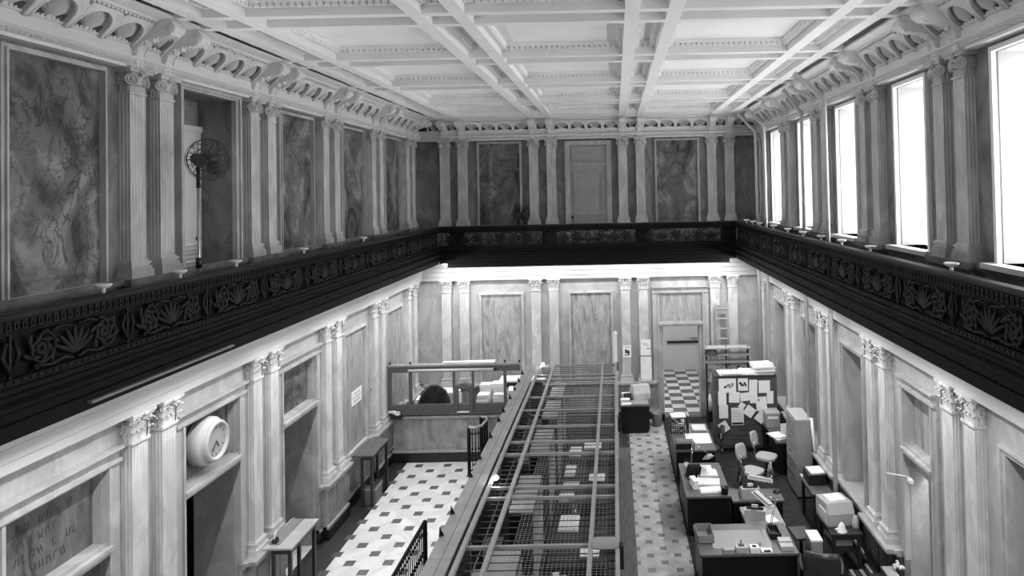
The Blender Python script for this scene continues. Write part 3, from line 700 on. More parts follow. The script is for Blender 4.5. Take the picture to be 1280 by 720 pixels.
# ------------------------------------------------------------------ wall fittings on the left
cy, cz = BL[2], 3.08
ck = thing('wall_clock', 'large round white wall clock in deep case above the left doorway', 'clock', (XL - .1, cy - .1, cz + .05), 0)
CM = Matrix.Rotation(PI / 2, 4, 'Y')
MB(CM).lathe([(1e-4, 0), (.29, 0), (.32, .03), (.32, .17), (.30, .20), (.27, .21), (.275, .26), (.26, .285), (.23, .29), (.215, .25)], 40).obj('case', 'ltgrey', ck)
MB(CM).lathe([(1e-4, .25), (.218, .25)], 40).obj('face', 'clockface', ck)
for nm, ang, L in (('hour_hand', 150, .10), ('minute_hand', 220, .15)):
    a = math.radians(ang); MB().tube([(.257, 0, 0), (.257, L * math.sin(a), L * math.cos(a))], .008, 4).obj(nm, 'print', ck)
mb = MB()
for k in range(12): a = k * PI / 6; mb.tube([(.254, .17 * math.sin(a), .17 * math.cos(a)), (.254, .20 * math.sin(a), .20 * math.cos(a))], .004, 4)
mb.obj('hour_marks', 'print', ck, kind='stuff')
def worn_line(mb, x, c, z, n, h, pitch, th=.012):
    """a line of weathered, unreadable letters: short upright, slanted and cross strokes"""
    for q in range(n):
        u = c - (n - 1) * pitch / 2 + q * pitch
        if random.random() < .1: continue
        for k in range(random.choice((1, 2, 2))): mb.cbox((x, u + (k - .5) * pitch * .45, z), (.002, th, h), 0, random.choice((0, 0, .3, -.3)))
        if random.random() < .7: mb.cbox((x, u, z + random.choice((-.5, 0, .5)) * h * .9), (.002, pitch * .5, th))
for c, counts in ((BL[1], (8, 3, 9, 6)), (BL[3], (7, 8, 5, 9, 10, 5))):
    mb = MB()
    for k, n in enumerate(counts): worn_line(mb, XL - .0985, c + random.uniform(-.04, .04), 3.30 - k * (.15 if len(counts) < 5 else .11), n, .08, .085)
    mb.obj('inscription', 'inscr', wl, kind='stuff')
sg = thing('paper_notice', 'white paper notice fixed on the tall figured panel over the dark side table', 'notice', (XL + .012, 14.44, 2.13))
MB().box(0, .01, -.28, .28, -.15, .15).obj('sheet', 'paper', sg)
mb = MB()
for k, n in enumerate((8, 12, 10)): worn_line(mb, .0115, 0, .08 - k * .075, n, .03, .036, .005)
mb.obj('faded_print', 'midgrey', sg, kind='stuff')
th = thing('wall_thermostat', 'small oval brass wall plate beside the tall figured panel', 'switch', (XL + .01, 15.22, 2.05)); MB().cbox((.0, 0, 0), (.03, .09, .16)).obj('plate', 'paperg', th); MB().ball((.02, 0, 0), .03).obj('dial', 'midgrey', th)
# pedestal fans on the gallery
def fan(label, loc, rz, hz):
    t = thing('pedestal_fan', label, 'fan', loc, rz)
    MB().lathe([(1e-4, 0), (.2, 0), (.2, .02), (.05, .06), (.03, .1)], 18).obj('base', 'fan', t)
    MB().tube([(0, 0, .06), (0, 0, hz - .28)], .018, 10).obj('pole', 'brass', t)
    MB().tube([(0, 0, hz * .42), (0, 0, hz * .42 + .13)], .035, 10).obj('clamp', 'fan', t)
    MB().tube([(0, 0, hz - .34), (0, 0, hz - .02)], .024, 8).obj('neck', 'fan', t)
    mo = MB(); mo.lathe([(1e-4, -.02), (.06, -.0), (.085, .06), (.085, .16), (.05, .22), (1e-4, .23)], 14, T(0, .02, hz) @ Matrix.Rotation(PI / 2, 4, 'X')); mo.obj('motor', 'fan', t)
    for k in range(3):
        b = MB(); b.ball((0, 0, .125), .1, 10, (.85, .12, 1.0)); ob = MB(T(0, -.25, hz) @ Matrix.Rotation(k * 2 * PI / 3 + .5, 4, 'Y') @ Matrix.Rotation(.45, 4, 'Z')); ob.add(b.v, b.f, True); ob.obj('blade', 'fan', t)
    cg = MB(); R = .255
    for rr, y in ((R, -.24), (R * .98, -.18), (R * .75, -.32), (R * .5, -.36), (R * .25, -.37), (R * .8, -.12), (R * .5, -.08)): cg.tube([(rr * math.cos(2 * PI * q / 28), y, hz + rr * math.sin(2 * PI * q / 28)) for q in range(29)], .006 if rr == R else .0035, 4)
    for q in range(20):
        a = 2 * PI * q / 20 + .1; cg.tube([(r_ * R * math.cos(a + tw), y, hz + r_ * R * math.sin(a + tw)) for r_, y, tw in ((.12, -.37, 0), (.5, -.36, .15), (.85, -.31, .22), (1, -.24, .25), (.8, -.12, .25), (.5, -.08, .25), (.25, -.06, .25))], .0035, 4)
    cg.obj('guard', 'fan', t)
    MB().tube([(.02, 0, hz - .3), (.14, 0, hz - .42), (.1, 0, hz - .55), (.03, 0, hz - .5)], .006, 5).obj('cord', 'fan', t)
fan('tall black pedestal fan in front of the marble door recess on the gallery', (-5.14, 8.23, Z_GAL), 1.04, 2.29)
fan_k = .8
fan('small black fan on pale stand at the far gallery before the dark panel', (-2.72, 18.72, Z_GAL), .6, 1.22)
for q, (x, y, w_) in enumerate(((-4.98, 9.0, .2), (-4.98, 11.4, .16))):
    pass
# ------------------------------------------------------------------ teller cage: plated screen top, steel bars and rods, shelves and desks inside
CT = 2.32
cg = thing('teller_cage', 'long grey steel teller cage roofed with bars and thin rods down the hall', 'teller cage', (-1.1, 12, 0))
def cpart(mb, name, m, **k):
    o = mb.obj(name, m, cg, **k); o.location = (1.1, -12, 0); return o
Y0, Y1 = 5.5, 16.1
for a, b in ((Y0, 7.6), (7.6, 9.45), (9.45, 10.85), (10.85, 13.4), (13.4, Y1)):
    mb = MB(); mb.box(-2.17, -2.04, a, b - .008, CT - .03, CT - .006); mb.box(-2.032, -1.92, a, b - .008, CT - .03, CT); cpart(mb, 'cap_plate', 'cage')
cpart(MB().box(-2.19, -2.165, Y0, Y1, CT - .10, CT - .004), 'edge_strip', 'cage')
for x, w in ((-1.85, .05), (-1.52, .05), (-.36, .05), (-.045, .05)): cpart(MB().box(x - w / 2, x + w / 2, Y0, Y1, CT - .055, CT), 'long_bar', 'bar')
for y in (6.7, 7.9, 9.15, 9.47, 10.67, 11.19, 11.92, 12.8, 13.61, 14.84, 15.2, 16.08): cpart(MB().box(-1.9, -.03, y - .02, y + .02, CT - .07, CT - .03), 'cross_bar', 'bar')
rod = MB().tube([(-.93, 0, 0), (.93, 0, 0)], .0065, 5).mesh('rod', 'rod'); y = Y0 + .05
while y < Y1:
    link('rod', rod, cg, (-.96 + 1.1, y - 12, CT - .06)); y += .157
wm = MB(); x = -1.28
while x < -.05: wm.box(x - .002, x + .002, Y0, 14.4, CT - .07, CT - .068); x += .05
y = Y0
while y < 14.4: wm.box(-1.28, -.05, y - .002, y + .002, CT - .07, CT - .068); y += .05
cpart(wm, 'wire_mesh', 'bar', kind='stuff')
cpart(MB().bev(-.34, -.03, 7.72, 7.98, CT - .005, CT + .01, .06), 'corner_plate', 'cage')
for y in (7.0, 9.4, 11.8, 14.2, 16.05):
    for x in (-2.13, -.045): cpart(MB().box(x - .025, x + .025, y - .025, y + .025, 0, CT - .03), 'post', 'bar')
for y in (7.0, 8.1, 8.65, 9.75, 10.4, 11.3, 12.1, 12.6, 13.4, 14.0, 14.6, 15.2): cpart(MB().add([(-2.19, y - .03, CT), (-2.19, y + .03, CT), (-2.13, y, CT), (-2.185, y, CT + .11)], [(0, 1, 2), (0, 3, 1), (1, 3, 2), (2, 3, 0)]), 'scroll_hook', 'iron')
cpart(MB().box(-2.16, -2.10, Y0, Y1, 0, 1.05), 'lower_panel', 'screenwood')
cpart(MB().box(-2.10, -1.72, Y0, 15.9, 1.02, 1.07), 'counter', 'darkwood')
y = Y0 + .05
while y < 15.7:
    cpart(MB().box(-2.15, -2.12, y, min(y + 1.16, 16.0), 1.09, CT - .1), 'screen_panel', 'darkwood'); y += 1.2
for y in (7.8, 12.2): cpart(MB().cbox((-.0, y, CT - .12), (.05, .1, .26)), 'lock_box', 'black')
cpart(MB().box(-2.13, -.02, 16.02, 16.1, 0, 1.1), 'end_panel', 'screenwood')
for q, y in enumerate((9.62, 15.9)):
    b = cpart(MB().lathe([(1e-4, -.02), (.035, 0), (.035, .03), (1e-4, .06)], 10, T(-1.78, y, CT + .02)), 'bulb', 'bulb')
    lamp('bulb_glow', 'POINT', (-1.78 + 1.1, y - 12, CT + .15), 1.5, .04, parent=cg)
MB().box(-2.09, -.07, 5.5, 15.98, 0, .01).obj('cage_floor', 'deskdark', fl)
# tall cabinets in a row inside
cabs = [(-1.64, -1.3, 7.2, 8.68), (-1.62, -1.28, 9.73, 10.96), (-1.6, -1.27, 11.98, 13.1), (-1.58, -1.27, 13.74, 14.9), (-1.56, -1.27, 15.15, 15.9)]
for q, (x0, x1, y0, y1) in enumerate(cabs):
    t = thing('filing_cabinet', 'long pale topped filing cabinet under the cage roof rods, %s from the camera' % ORD[q], 'cabinet', ((x0 + x1) / 2, (y0 + y1) / 2, 0), 0, 'cabinets inside the teller cage')
    w, d = (x1 - x0) / 2, (y1 - y0) / 2
    MB().box(-w, w, -d, d, .06, 1.79).obj('body', 'deskdark', t); n = max(2, int(d * 2 / .3))
    for k in range(n): MB().box(-w - .004, w + .004, -d + k * 2 * d / n, -d + (k + 1) * 2 * d / n - .006, 1.79, 1.82).obj('top_panel', 'boardtop', t)
    MB().box(-w + .03, w - .03, -d + .03, d - .03, 0, .06).obj('base', 'black', t)
    for k in range(4): MB().box(w, w + .015, -d + .02, d - .02, .15 + .41 * k, .52 + .41 * k).obj('drawer', 'midgrey', t)
# dark desks inside
def desk(label, x0, x1, y0, y1, h=.75, top='desktop', body='deskdark', group=None, modesty=True, cat='desk', name='office_desk'):
    cx, cy = (x0 + x1) / 2, (y0 + y1) / 2; w, d = (x1 - x0) / 2, (y1 - y0) / 2
    t = thing(name, label, cat, (cx, cy, 0), 0, group)
    MB().bev(-w, w, -d, d, h - .035, h, .015).obj('desk_top', top, t)
    MB().box(-w, w, -d, d, h - .05, h - .035).obj('edge_band', 'deskdark', t)
    pw = min(.42, max(w, d) * .8); al = d > w          # pedestals stand at the two ends of the long side
    for s in (-1, 1):
        e = d if al else w; a, b = sorted((s * (e - .03), s * (e - pw)))
        X = (-w + .04, w - .04, a, b) if al else (a, b, -d + .03, d - .04)
        p = MB().box(*X, .06, h - .05).obj('pedestal', body, t)
        for k in range(3):
            z0, z1 = .1 + k * .2, .28 + k * .2; D_ = (w - .04, w - .025, a + .02, b - .02) if al else (a + .02, b - .02, d - .04, d - .025)
            MB().box(*D_, z0, z1).obj('drawer', body, p)
        MB().box(X[0] + .02, X[1] - .02, X[2] + .02, X[3] - .02, 0, .06).obj('foot', 'black', t)
    if modesty:
        if al: MB().box(-w + .02, -w + .04, -d + .03, d - .03, .12, h - .05).obj('front_panel', body, t)
        else: MB().box(-w + .03, w - .03, -d + .02, -d + .03, .12, h - .05).obj('front_panel', body, t)
    return t
for q, (y0, y1) in enumerate(((8.0, 9.6), (10.2, 11.75), (12.2, 13.85), (14.2, 15.7))): desk('dark desk under the wire mesh inside the cage, %s from the camera' % ORD[q], -1.12, -.25, y0, y1, .76, 'cagedark', group='desks inside the teller cage')
def papers(label, x, y, z, w, d, h, rz=0, m='paper', group=None, name='paper_stack', jit=.02):
    t = thing(name, label, 'papers', (x, y, z), rz, group); n = max(1, min(6, int(h / .012)))
    for k in range(n):
        r = random.uniform(-.06, .06) if n > 1 else 0; MB().cbox((random.uniform(-jit, jit) if k else 0, random.uniform(-jit, jit) if k else 0, h * (k + .5) / n), (w, d, h / n * .96), r).obj('sheet_bundle', m, t)
    return t
IN = [(-1.0, 13.6, .2, .42, .05, 'large white ledger sheet on the third cage desk'), (-.95, 12.95, .3, .2, .04, 'short white pad on the third cage desk'), (-1.0, 12.45, .24, .3, .05, 'white form bundle at the near end of the third cage desk'),
      (-.88, 11.45, .32, .46, .06, 'bright white square ledger under the mesh on the second cage desk'), (-.95, 14.6, .24, .5, .04, 'white papers on the fourth cage desk beside the cabinet'), (-.6, 14.95, .36, .4, .04, 'pale papers at the aisle side of the fourth cage desk'),
      (-.55, 9.1, .2, .3, .12, 'grey card bundle on the nearest cage desk'), (-.5, 10.6, .3, .34, .03, 'pale form at the near end of the second cage desk'), (-.45, 13.3, .3, .3, .03, 'grey white form near the wire side of the third cage desk')]
for x, y, w, d, h, lab in IN: papers(lab, x, y, .76, w, d, h)
for q, (x, y, w, d, h, m, lab) in enumerate(((-1.9, 8.2, .26, .34, .22, 'paperg', 'grey carton on the cage counter beside the nearest cabinet'), (-1.88, 8.9, .22, .3, .3, 'paper', 'tilted white envelope box on the cage counter'), (-1.9, 10.0, .24, .36, .16, 'paperg', 'grey tray box on the cage counter by the bulb'), (-1.88, 11.6, .22, .3, .12, 'paper', 'white papers box on the cage counter past the bulb'), (-1.9, 13.2, .2, .3, .1, 'paperg', 'small grey box far along the cage counter'))):
    t = thing('carton', lab, 'box', (x, y, 1.07), .1 * (q - 2)); MB().box(-w / 2, w / 2, -d / 2, d / 2, 0, h).obj('box_body', m, t); MB().box(-w / 2 - .005, w / 2 + .005, -d / 2 - .005, d / 2 + .005, h - .05, h + .003).obj('lid', m, t)
def machine(label, loc, rz, w=.34, d=.36, h=.2, m='ltgrey', name='adding_machine', cat='machine', group=None):
    t = thing(name, label, cat, loc, rz, group)
    mb = MB(); mb.prism([(-d / 2, 0), (d / 2, 0), (d / 2, h), (d * .05, h), (-d * .42, h * .45), (-d / 2, h * .35)], -w / 2, w / 2, Matrix(((0, 0, 1, 0), (1, 0, 0, 0), (0, 1, 0, 0), (0, 0, 0, 1)))); mb.obj('case', m, t)
    for r in range(3):
        for c in range(5): MB().cbox((-w * .32 + c * w * .16, -d * .32 + r * d * .11, h * (.5 + .13 * r) + .012), (w * .1, d * .07, .02)).obj('key', 'paper' if c % 2 else 'midgrey', t)
    MB().tube([(-w * .4, d * .25, h + .02), (w * .4, d * .25, h + .02)], .025, 8).obj('roller', 'black', t)
    MB().cbox((0, d * .3, h + .05), (w * .3, .02, .08), rx=-.3).obj('paper_roll', 'paper', t)
    return t
machine('pale grey adding machine on the nearest cage desk', (-.92, 9.35, .76), .1, .3, .36, .24)
t = thing('coat_bundle', 'crumpled pale cloth bundle on the cage counter near the camera', 'cloth', (-1.9, 7.5, 1.07)); mb = MB()
for k in range(9): mb.ball((random.uniform(-.1, .1), random.uniform(-.16, .16), random.uniform(.04, .16)), random.uniform(.05, .1), 7, (1, 1.2, .7))
mb.obj('folds', 'paper', t)
def office_chair(label, loc, rz, seat='seat', sw=.44, group=None, high=.48):
    t = thing('office_chair', label, 'chair', loc, rz, group)
    MB().bev(-sw / 2, sw / 2, -sw / 2, sw / 2, high - .05, high, .14, n=5).obj('seat', seat, t)
    mb = MB(); vs = []; fs = []
    for j in range(6):
        for i in range(7):
            a = (i - 3) / 3; z = high + .16 + .06 * j; r = .19 * (1 - .28 * (abs(j - 2.5) / 2.5) ** 2); vs.append((a * r, -sw / 2 - .04 + .05 * a * a - .015 * j, z))
    n = len(vs); vs += [(x, y - .035, z) for x, y, z in vs]
    for j in range(5):
        for i in range(6): q = j * 7 + i; fs += [(q, q + 1, q + 8, q + 7), (n + q, n + q + 7, n + q + 8, n + q + 1)]
    rim = [i for i in range(7)] + [7 * j + 6 for j in range(1, 6)] + [35 + i for i in range(5, -1, -1)] + [7 * j for j in range(4, 0, -1)]
    for a, b in zip(rim, rim[1:] + rim[:1]): fs.append((a, n + a, n + b, b))
    mb.add(vs, fs, True); mb.obj('backrest', seat, t)
    MB().tube([(0, -sw / 2 - .05, high + .3), (0, -sw / 2 - .06, high), (0, -sw / 2 + .1, high - .07), (0, 0, high - .06)], .014, 6).obj('back_support', 'chrome', t)
    MB().tube([(0, 0, .1), (0, 0, high - .05)], .025, 8).obj('column', 'black', t)
    for k in range(4):
        a = PI / 4 + k * PI / 2; g = MB().tube([(0, 0, .14), (.15 * math.cos(a), .15 * math.sin(a), .12), (.27 * math.cos(a), .27 * math.sin(a), .06)], .016, 6).obj('leg', 'chrome', t)
        MB().lathe([(1e-4, -.015), (.026, -.015), (.026, .015), (1e-4, .015)], 8, T(.27 * math.cos(a), .27 * math.sin(a), .027, a) @ Matrix.Rotation(PI / 2, 4, 'X')).obj('caster', 'black', g)
    return t
office_chair('dark chair inside the cage half under the mesh', (-.62, 11.97, .01), -1.57, 'leather', .3); 
# ------------------------------------------------------------------ marble counter front and oak teller screen at the far end of the public aisle
sc = thing('counter_front', 'low veined marble counter front on black base under the oak screen', 'counter', (-3.85, 16.25, 0))
MB().box(-1.6, 1.6, -.06, .18, .28, 1.06).obj('marble_body', 'dado', sc); MB().box(-1.62, 1.62, -.12, .2, 0, .24).obj('base', 'black', sc); MB().box(-1.62, 1.62, -.13, .2, .24, .29).obj('base_moulding', 'lowwall', sc)
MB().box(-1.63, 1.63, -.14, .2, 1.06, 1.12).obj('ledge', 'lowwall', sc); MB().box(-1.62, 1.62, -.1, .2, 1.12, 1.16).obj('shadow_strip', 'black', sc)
for x in (-1.25, 0.05, 1.3):
    MB().box(x - .14, x + .14, -.085, -.06, .3, 1.05).obj('stile', 'dado', sc)
ts = thing('teller_screen', 'stained oak teller screen with glazed bays and a pedimented window', 'screen', (-3.85, 16.12, 1.16))
def sp(mb, n, m='screenwood'): return mb.obj(n, m, ts)
sp(MB().box(-1.68, 1.5, -.06, .06, 0, .05), 'sill'); sp(MB().box(-1.66, 1.5, -.045, .045, .05, .24), 'bottom_rail'); sp(MB().box(-1.68, 1.5, -.06, .06, 1.02, 1.16), 'top_rail'); sp(MB().box(-1.70, 1.5, -.09, .08, 1.16, 1.20), 'cap_moulding', 'cage')
for x in (-1.64, -1.15, -.1, .36, 1.13): sp(MB().box(x - (.03 if x < -.5 or x > 1 else .022), x + (.03 if x < -.5 or x > 1 else .022), -.05, .05, .05, 1.16), 'post')
for x in (-1.64, -1.15, 1.13, 1.48): sp(MB().lathe([(.012, 0), (.03, .02), (.022, .05), (1e-4, .075)], 8, T(x, 0, 1.2)), 'finial', 'black')
for x in (-.055, .315): sp(MB().box(x - .05, x + .05, -.075, .075, 0, .62), 'window_jamb')
sp(MB().prism([(-.2, 0), (.2, 0), (.2, .06), (0, .12), (-.2, .06)], -.09, .09, Matrix(((1, 0, 0, .13), (0, 0, -1, 0), (0, 1, 0, .62), (0, 0, 0, 1)))), 'pediment')
sp(MB().box(-.02, .28, -.09, .09, .05, .07), 'pay_slab', 'paper')
for a, b in ((-1.61, -1.18), (-1.12, -.12), (.38, 1.1)): sp(MB().box(a, b, -.004, .004, .24, 1.02), 'pane', 'glass')
tl = thing('strip_light', 'grey unlit strip light fixed along the oak screen top rail', 'lamp', (-4.02, 16.045, 2.235)); MB().tube([(-1.0, -.03, 0), (1.05, -.03, 0)], .035, 8).obj('tube', 'ltgrey', tl); MB().box(1.05, 1.1, -.06, .0, -.03, .03).obj('end_cap', 'black', tl)
pp = papers('long white papers laid on top of the oak screen', -3.6, 16.14, 2.36, 1.25, .12, .05)
bx = thing('cloth_bundle', 'pale cloth bundle on the marble ledge at the end of the oak screen', 'cloth', (-5.32, 15.95, 1.2)); mb = MB()
for k in range(8): mb.ball((random.uniform(-.13, .13), random.uniform(-.04, .04), random.uniform(.03, .1)), random.uniform(.03, .055), 7, (1.5, .8, .7))
mb.obj('folds', 'paperg', bx); MB().cbox((0.02, .0, -.03), (.26, .1, .1)).obj('dark_box', 'black', bx)
# office behind the screen
d1 = desk('dark desk behind the oak screen covered in white papers', -5.2, -3.9, 17.15, 17.95, .85, 'darkwood'); d2 = desk('dark desk behind the pedimented window piled with papers', -3.7, -2.35, 17.15, 18.0, .85, 'darkwood')
k = 0
for x, y, w, d, h, n in ((-5.0, 17.3, .42, .4, .36, 'flat white sheets at the wall end of the desk behind the screen'), (-4.25, 17.35, .3, .3, .5, 'tall white paper pile behind the screen beside the jacket'), (-3.48, 17.4, .3, .3, .4, 'white paper pile seen through the pedimented window'), (-3.12, 17.66, .34, .32, .62, 'highest white paper pile behind the right screen pane'), (-2.66, 17.5, .44, .4, .5, 'broad white paper pile near the cage end of the screen'), (-3.08, 17.3, .3, .2, .42, 'low white papers at the front of the desk behind the screen'), (-3.5, 17.8, .3, .26, .55, 'white papers at the back of the desk behind the window'), (-4.6, 17.7, .4, .3, .45, 'back paper pile against the wall behind the screen')):
    papers(n, x, y, .85, w, d, h, random.uniform(-.12, .12), jit=.02)
lt = thing('shelf_unit', 'dark low shelf behind the screen with a white board on top', 'shelf', (-2.6, 18.5, 0)); MB().box(-.6, .5, -.2, .25, 0, 1.28).obj('body', 'darkwood', lt); MB().box(-.66, .6, -.25, .28, 1.28, 1.33).obj('top', 'paper', lt)
jk = thing('draped_chair', 'dark jacket draped over a chair behind the oak screen', 'chair', (-4.62, 16.78, 0), .3)
MB().bev(-.22, .22, -.1, .26, .42, .47, .05).obj('seat', 'leather', jk)
for s in (-1, 1): MB().tube([(s * .2, -.1, 0), (s * .2, -.1, 1.5)], .02, 6).obj('leg', 'darkwood', jk); MB().tube([(s * .2, .22, 0), (s * .2, .22, .44)], .02, 6).obj('leg', 'darkwood', jk)
mb = MB(); mb.prism([(-.30, .62), (.28, .62), (.32, 1.3), (.29, 1.52), (.18, 1.63), (.07, 1.70), (-.07, 1.70), (-.17, 1.64), (-.30, 1.46), (-.34, 1.3)], -.07, .09, Matrix(((1, 0, 0, 0), (0, 0, -1, -.1), (0, 1, 0, 0), (0, 0, 0, 1))))
for s in (-1, 1): mb.tube([(s * .2, -.1, 1.54), (s * .33, -.08, 1.25), (s * .38, .0, .9)], [.085, .075, .06], 8); mb.cbox((s * .05, -.18, 1.58), (.09, .03, .2), 0, 0, s * .4)
mb.obj('jacket', 'jacket', jk)
# ------------------------------------------------------------------ iron gates on the public aisle
def baluster_gate(name, label, path, h, sp_=.11, hand=True):
    t = thing(name, label, 'railing', (path[0][0], path[0][1], 0)); o = Vector((path[0][0], path[0][1], 0)); P = [Vector((x, y, 0)) - o for x, y in path]
    MB().tube([p + Vector((0, 0, h)) for p in P], .03, 8).obj('handrail', 'ltgrey' if hand else 'iron', t)
    MB().tube([p + Vector((0, 0, .12)) for p in P], .018, 6).obj('bottom_rail', 'iron', t); MB().tube([p + Vector((0, 0, h - .14)) for p in P], .014, 6).obj('middle_rail', 'iron', t)
    L = 0
    for a, b in zip(P, P[1:]):
        n = max(1, int((b - a).length / sp_))
        for k in range(n):
            p = a.lerp(b, k / n); MB().tube([p + Vector((0, 0, .12)), p + Vector((0, 0, h))], .011, 5).obj('baluster', 'iron', t)
            MB().ball(tuple(p + Vector((0, 0, h * .55))), .028, 5).obj('collar', 'iron', t)
    for p in (P[0], P[-1]): MB().tube([p, p + Vector((0, 0, h))], .04, 8).obj('post', 'iron', t)
    return t
baluster_gate('curved_gate', 'small curved iron gate with pale handrail beside the marble counter', [(-3.44, 15.34), (-3.28, 15.3), (-3.16, 15.42), (-3.12, 15.75), (-3.14, 16.0), (-3.3, 16.05)], 1.1, .07)
baluster_gate('aisle_gate', 'straight iron railing with slender balusters on the white tiles near the cage', [(-3.24, 7.6), (-3.24, 11.1)], 1.04, .1, False)
# ------------------------------------------------------------------ writing tables on the left side of the aisle
def table(label, x0, x1, y0, y1, h, top, leg, shelf=False, inset=.06):
    cx, cy = (x0 + x1) / 2, (y0 + y1) / 2; w, d = (x1 - x0) / 2, (y1 - y0) / 2
    t = thing('writing_table', label, 'table', (cx, cy, 0)); MB().box(-w, w, -d, d, h - .03, h).obj('tabletop', top, t)
    MB().box(-w + inset - .02, w - .04, -d + .04, d - .04, h - .11, h - .03).obj('apron', leg, t)
    for sx in (-w + inset, w - .06):
        for sy in (-1, 1): MB().cbox((sx, sy * (d - .06), (h - .03) / 2), (.05, .05, h - .03)).obj('leg', leg, t)
    if shelf: MB().box(-w + inset, w - .06, -d + .06, d - .06, .42, .45).obj('shelf', leg, t)
    return t
table('pale topped writing table with dark legs near the camera beside the left wall', -5.50, -5.03, 10.27, 11.2, 1.075, 'palewood', 'darkwood', False, .16)
table('dark wooden writing table with lower shelf standing over a waste bin', -5.54, -5.08, 13.85, 14.84, 1.075, 'woodtop', 'darkwood', False, .2)
tr = thing('pen_tray', 'narrow grey pen tray with a black inkwell on the pale writing table', 'tray', (-5.36, 10.78, 1.075)); MB().box(-.08, .08, -.4, .4, 0, .015).obj('tray', 'midgrey', tr); MB().box(-.08, -.065, -.4, .4, .015, .04).obj('rim', 'grey', tr); mb = MB().cbox((0, -.36, .04), (.08, .07, .05)); mb.ball((.01, -.33, .07), .025, 6); mb.obj('inkwell', 'black', tr); MB().tube([(-.02, -.35, .06), (-.06, -.22, .14)], .006, 5).obj('pen', 'paper', tr)
b = thing('waste_bin', 'grey rectangular waste bin with rubbish under the dark writing table', 'bin', (-5.08 - .17, 14.2, 0)); MB().bev(-.15, .15, -.2, .2, 0, .30, .03).obj('lower_shell', 'bin', b); MB().bev(-.16, .16, -.21, .21, .30, .33, .03).obj('rim', 'ltgrey', b); MB().bev(-.15, .15, -.2, .2, .33, .36, .03).obj('bag', 'bin', b); mb = MB()
for k in range(7): mb.ball((random.uniform(-.1, .1), random.uniform(-.14, .14), .37), .05, 6)
mb.obj('rubbish', 'black', b)
# ------------------------------------------------------------------ office floor on the window side
MB().box(1.22, 4.0, 6.5, 18.95, 0, .006).obj('carpet', 'carpet', fl)
D2 = desk('grey topped black desk with white blotter, middle of the aisle row', 1.22, 2.12, 14.62, 16.3)
D3 = desk('cluttered black desk covered in loose papers behind the nearest desk', 1.22, 2.06, 12.42, 13.95)
RT = desk('low black desk return carrying an adding machine', 2.07, 3.02, 12.36, 12.86, .68)
D4 = desk('nearest black desk with pale blotter and small boxes', 1.22, 2.76, 10.45, 11.4)
D1 = desk('black desk beside the far doorway with a covered typewriter', .04, .84, 17.74, 18.62)
DE = desk('small dark desk with papers standing beside the tall steel cabinet', 3.5, 3.95, 14.98, 15.9, .75, 'desktop')
S4 = desk('black side return at the back of the nearest desk', 2.14, 2.80, 11.42, 12.1, .70, 'desktoplt')
def blotter(label, x, y, z, w, d, rz=0, m='desktoplt'):
    t = MB(Matrix.Identity(4)).bev(-w / 2, w / 2, -d / 2, d / 2, 0, .006, .05).obj('desk_blotter', m); t.location = (x, y, z); t.rotation_euler = (0, 0, rz); return tag(t, label, 'blotter')
blotter('white rounded blotter on the middle desk', 1.8, 15.32, .75, .56, .62, 0, 'paper'); blotter('large pale blotter on the nearest desk', 1.88, 10.9, .75, .86, .56)
t = thing('file_tray', 'black file tray full of cards at the front of the middle desk', 'tray', (1.44, 14.8, .75)); MB().box(-.2, .2, -.14, .14, 0, .13).obj('tray', 'black', t)
for k in range(9): MB().cbox((-.17 + k * .042, 0, .14), (.008, .22, .05)).obj('card', 'paperg', t)
t = thing('wire_basket', 'black wire basket crammed with slips and topped by white sheets', 'basket', (1.42, 15.85, .75)); mb = MB()
for k in range(8): z = k * .045; mb.tube([(-.2, -.25, z), (.2, -.25, z), (.2, .25, z), (-.2, .25, z), (-.2, -.25, z)], .006, 4)
for k in range(9): mb.tube([(-.2 + .05 * k, -.25, 0), (-.2 + .05 * k, -.25, .32)], .006, 4); mb.tube([(.2, -.25 + .0625 * k, 0), (.2, -.25 + .0625 * k, .32)], .006, 4)
mb.obj('wire_sides', 'wicker', t)
for k in range(26): MB().cbox((random.uniform(-.15, .15), random.uniform(-.2, .2), random.uniform(.03, .26)), (.09, .07, .01), random.uniform(0, 3), random.uniform(-1, 1)).obj('slip', random.choice(('paper', 'paperg', 'black')), t)
MB().cbox((-.02, .08, .33), (.34, .3, .03), .1).obj('top_sheet', 'paper', t)
papers('white papers at the back of the middle desk', 1.9, 15.95, .75, .32, .36, .04); papers('small note pad on the middle desk by the basket', 1.55, 15.15, .75, .12, .14, .01)
for x, y, w, d, h, rz, n in ((1.72, 13.38, .42, .3, .05, .06, 'spread white papers heap at the back of the cluttered desk'), (1.69, 13.0, .44, .28, .04, -.08, 'spread white papers in the middle of the cluttered desk'), (1.7, 12.66, .4, .22, .03, .05, 'white papers at the front of the cluttered desk'), (1.42, 12.85, .1, .26, .16, .2, 'upright white cards on the cluttered desk'), (1.66, 13.68, .4, .2, .03, 0, 'flat tray of papers at the rear edge of the cluttered desk')): papers(n, x, y, .75, w, d, h, rz, jit=.015)
t = thing('file_sorter', 'black upright file sorter standing on the cluttered desk', 'sorter', (1.46, 13.3, .75), .2)
for k in range(5): MB().cbox((-.1 + .05 * k, 0, .11), (.01, .24, .22), 0, 0, .25).obj('divider', 'black', t)
MB().box(-.16, .16, -.13, .13, 0, .015).obj('base', 'black', t)
t = thing('cup', 'small black cup on the corner of the cluttered desk', 'cup', (1.95, 12.52, .75)); MB().lathe([(1e-4, 0), (.06, 0), (.075, .12), (.085, .13), (.07, .13), (.055, .02), (1e-4, .02)], 14).obj('body', 'black', t)
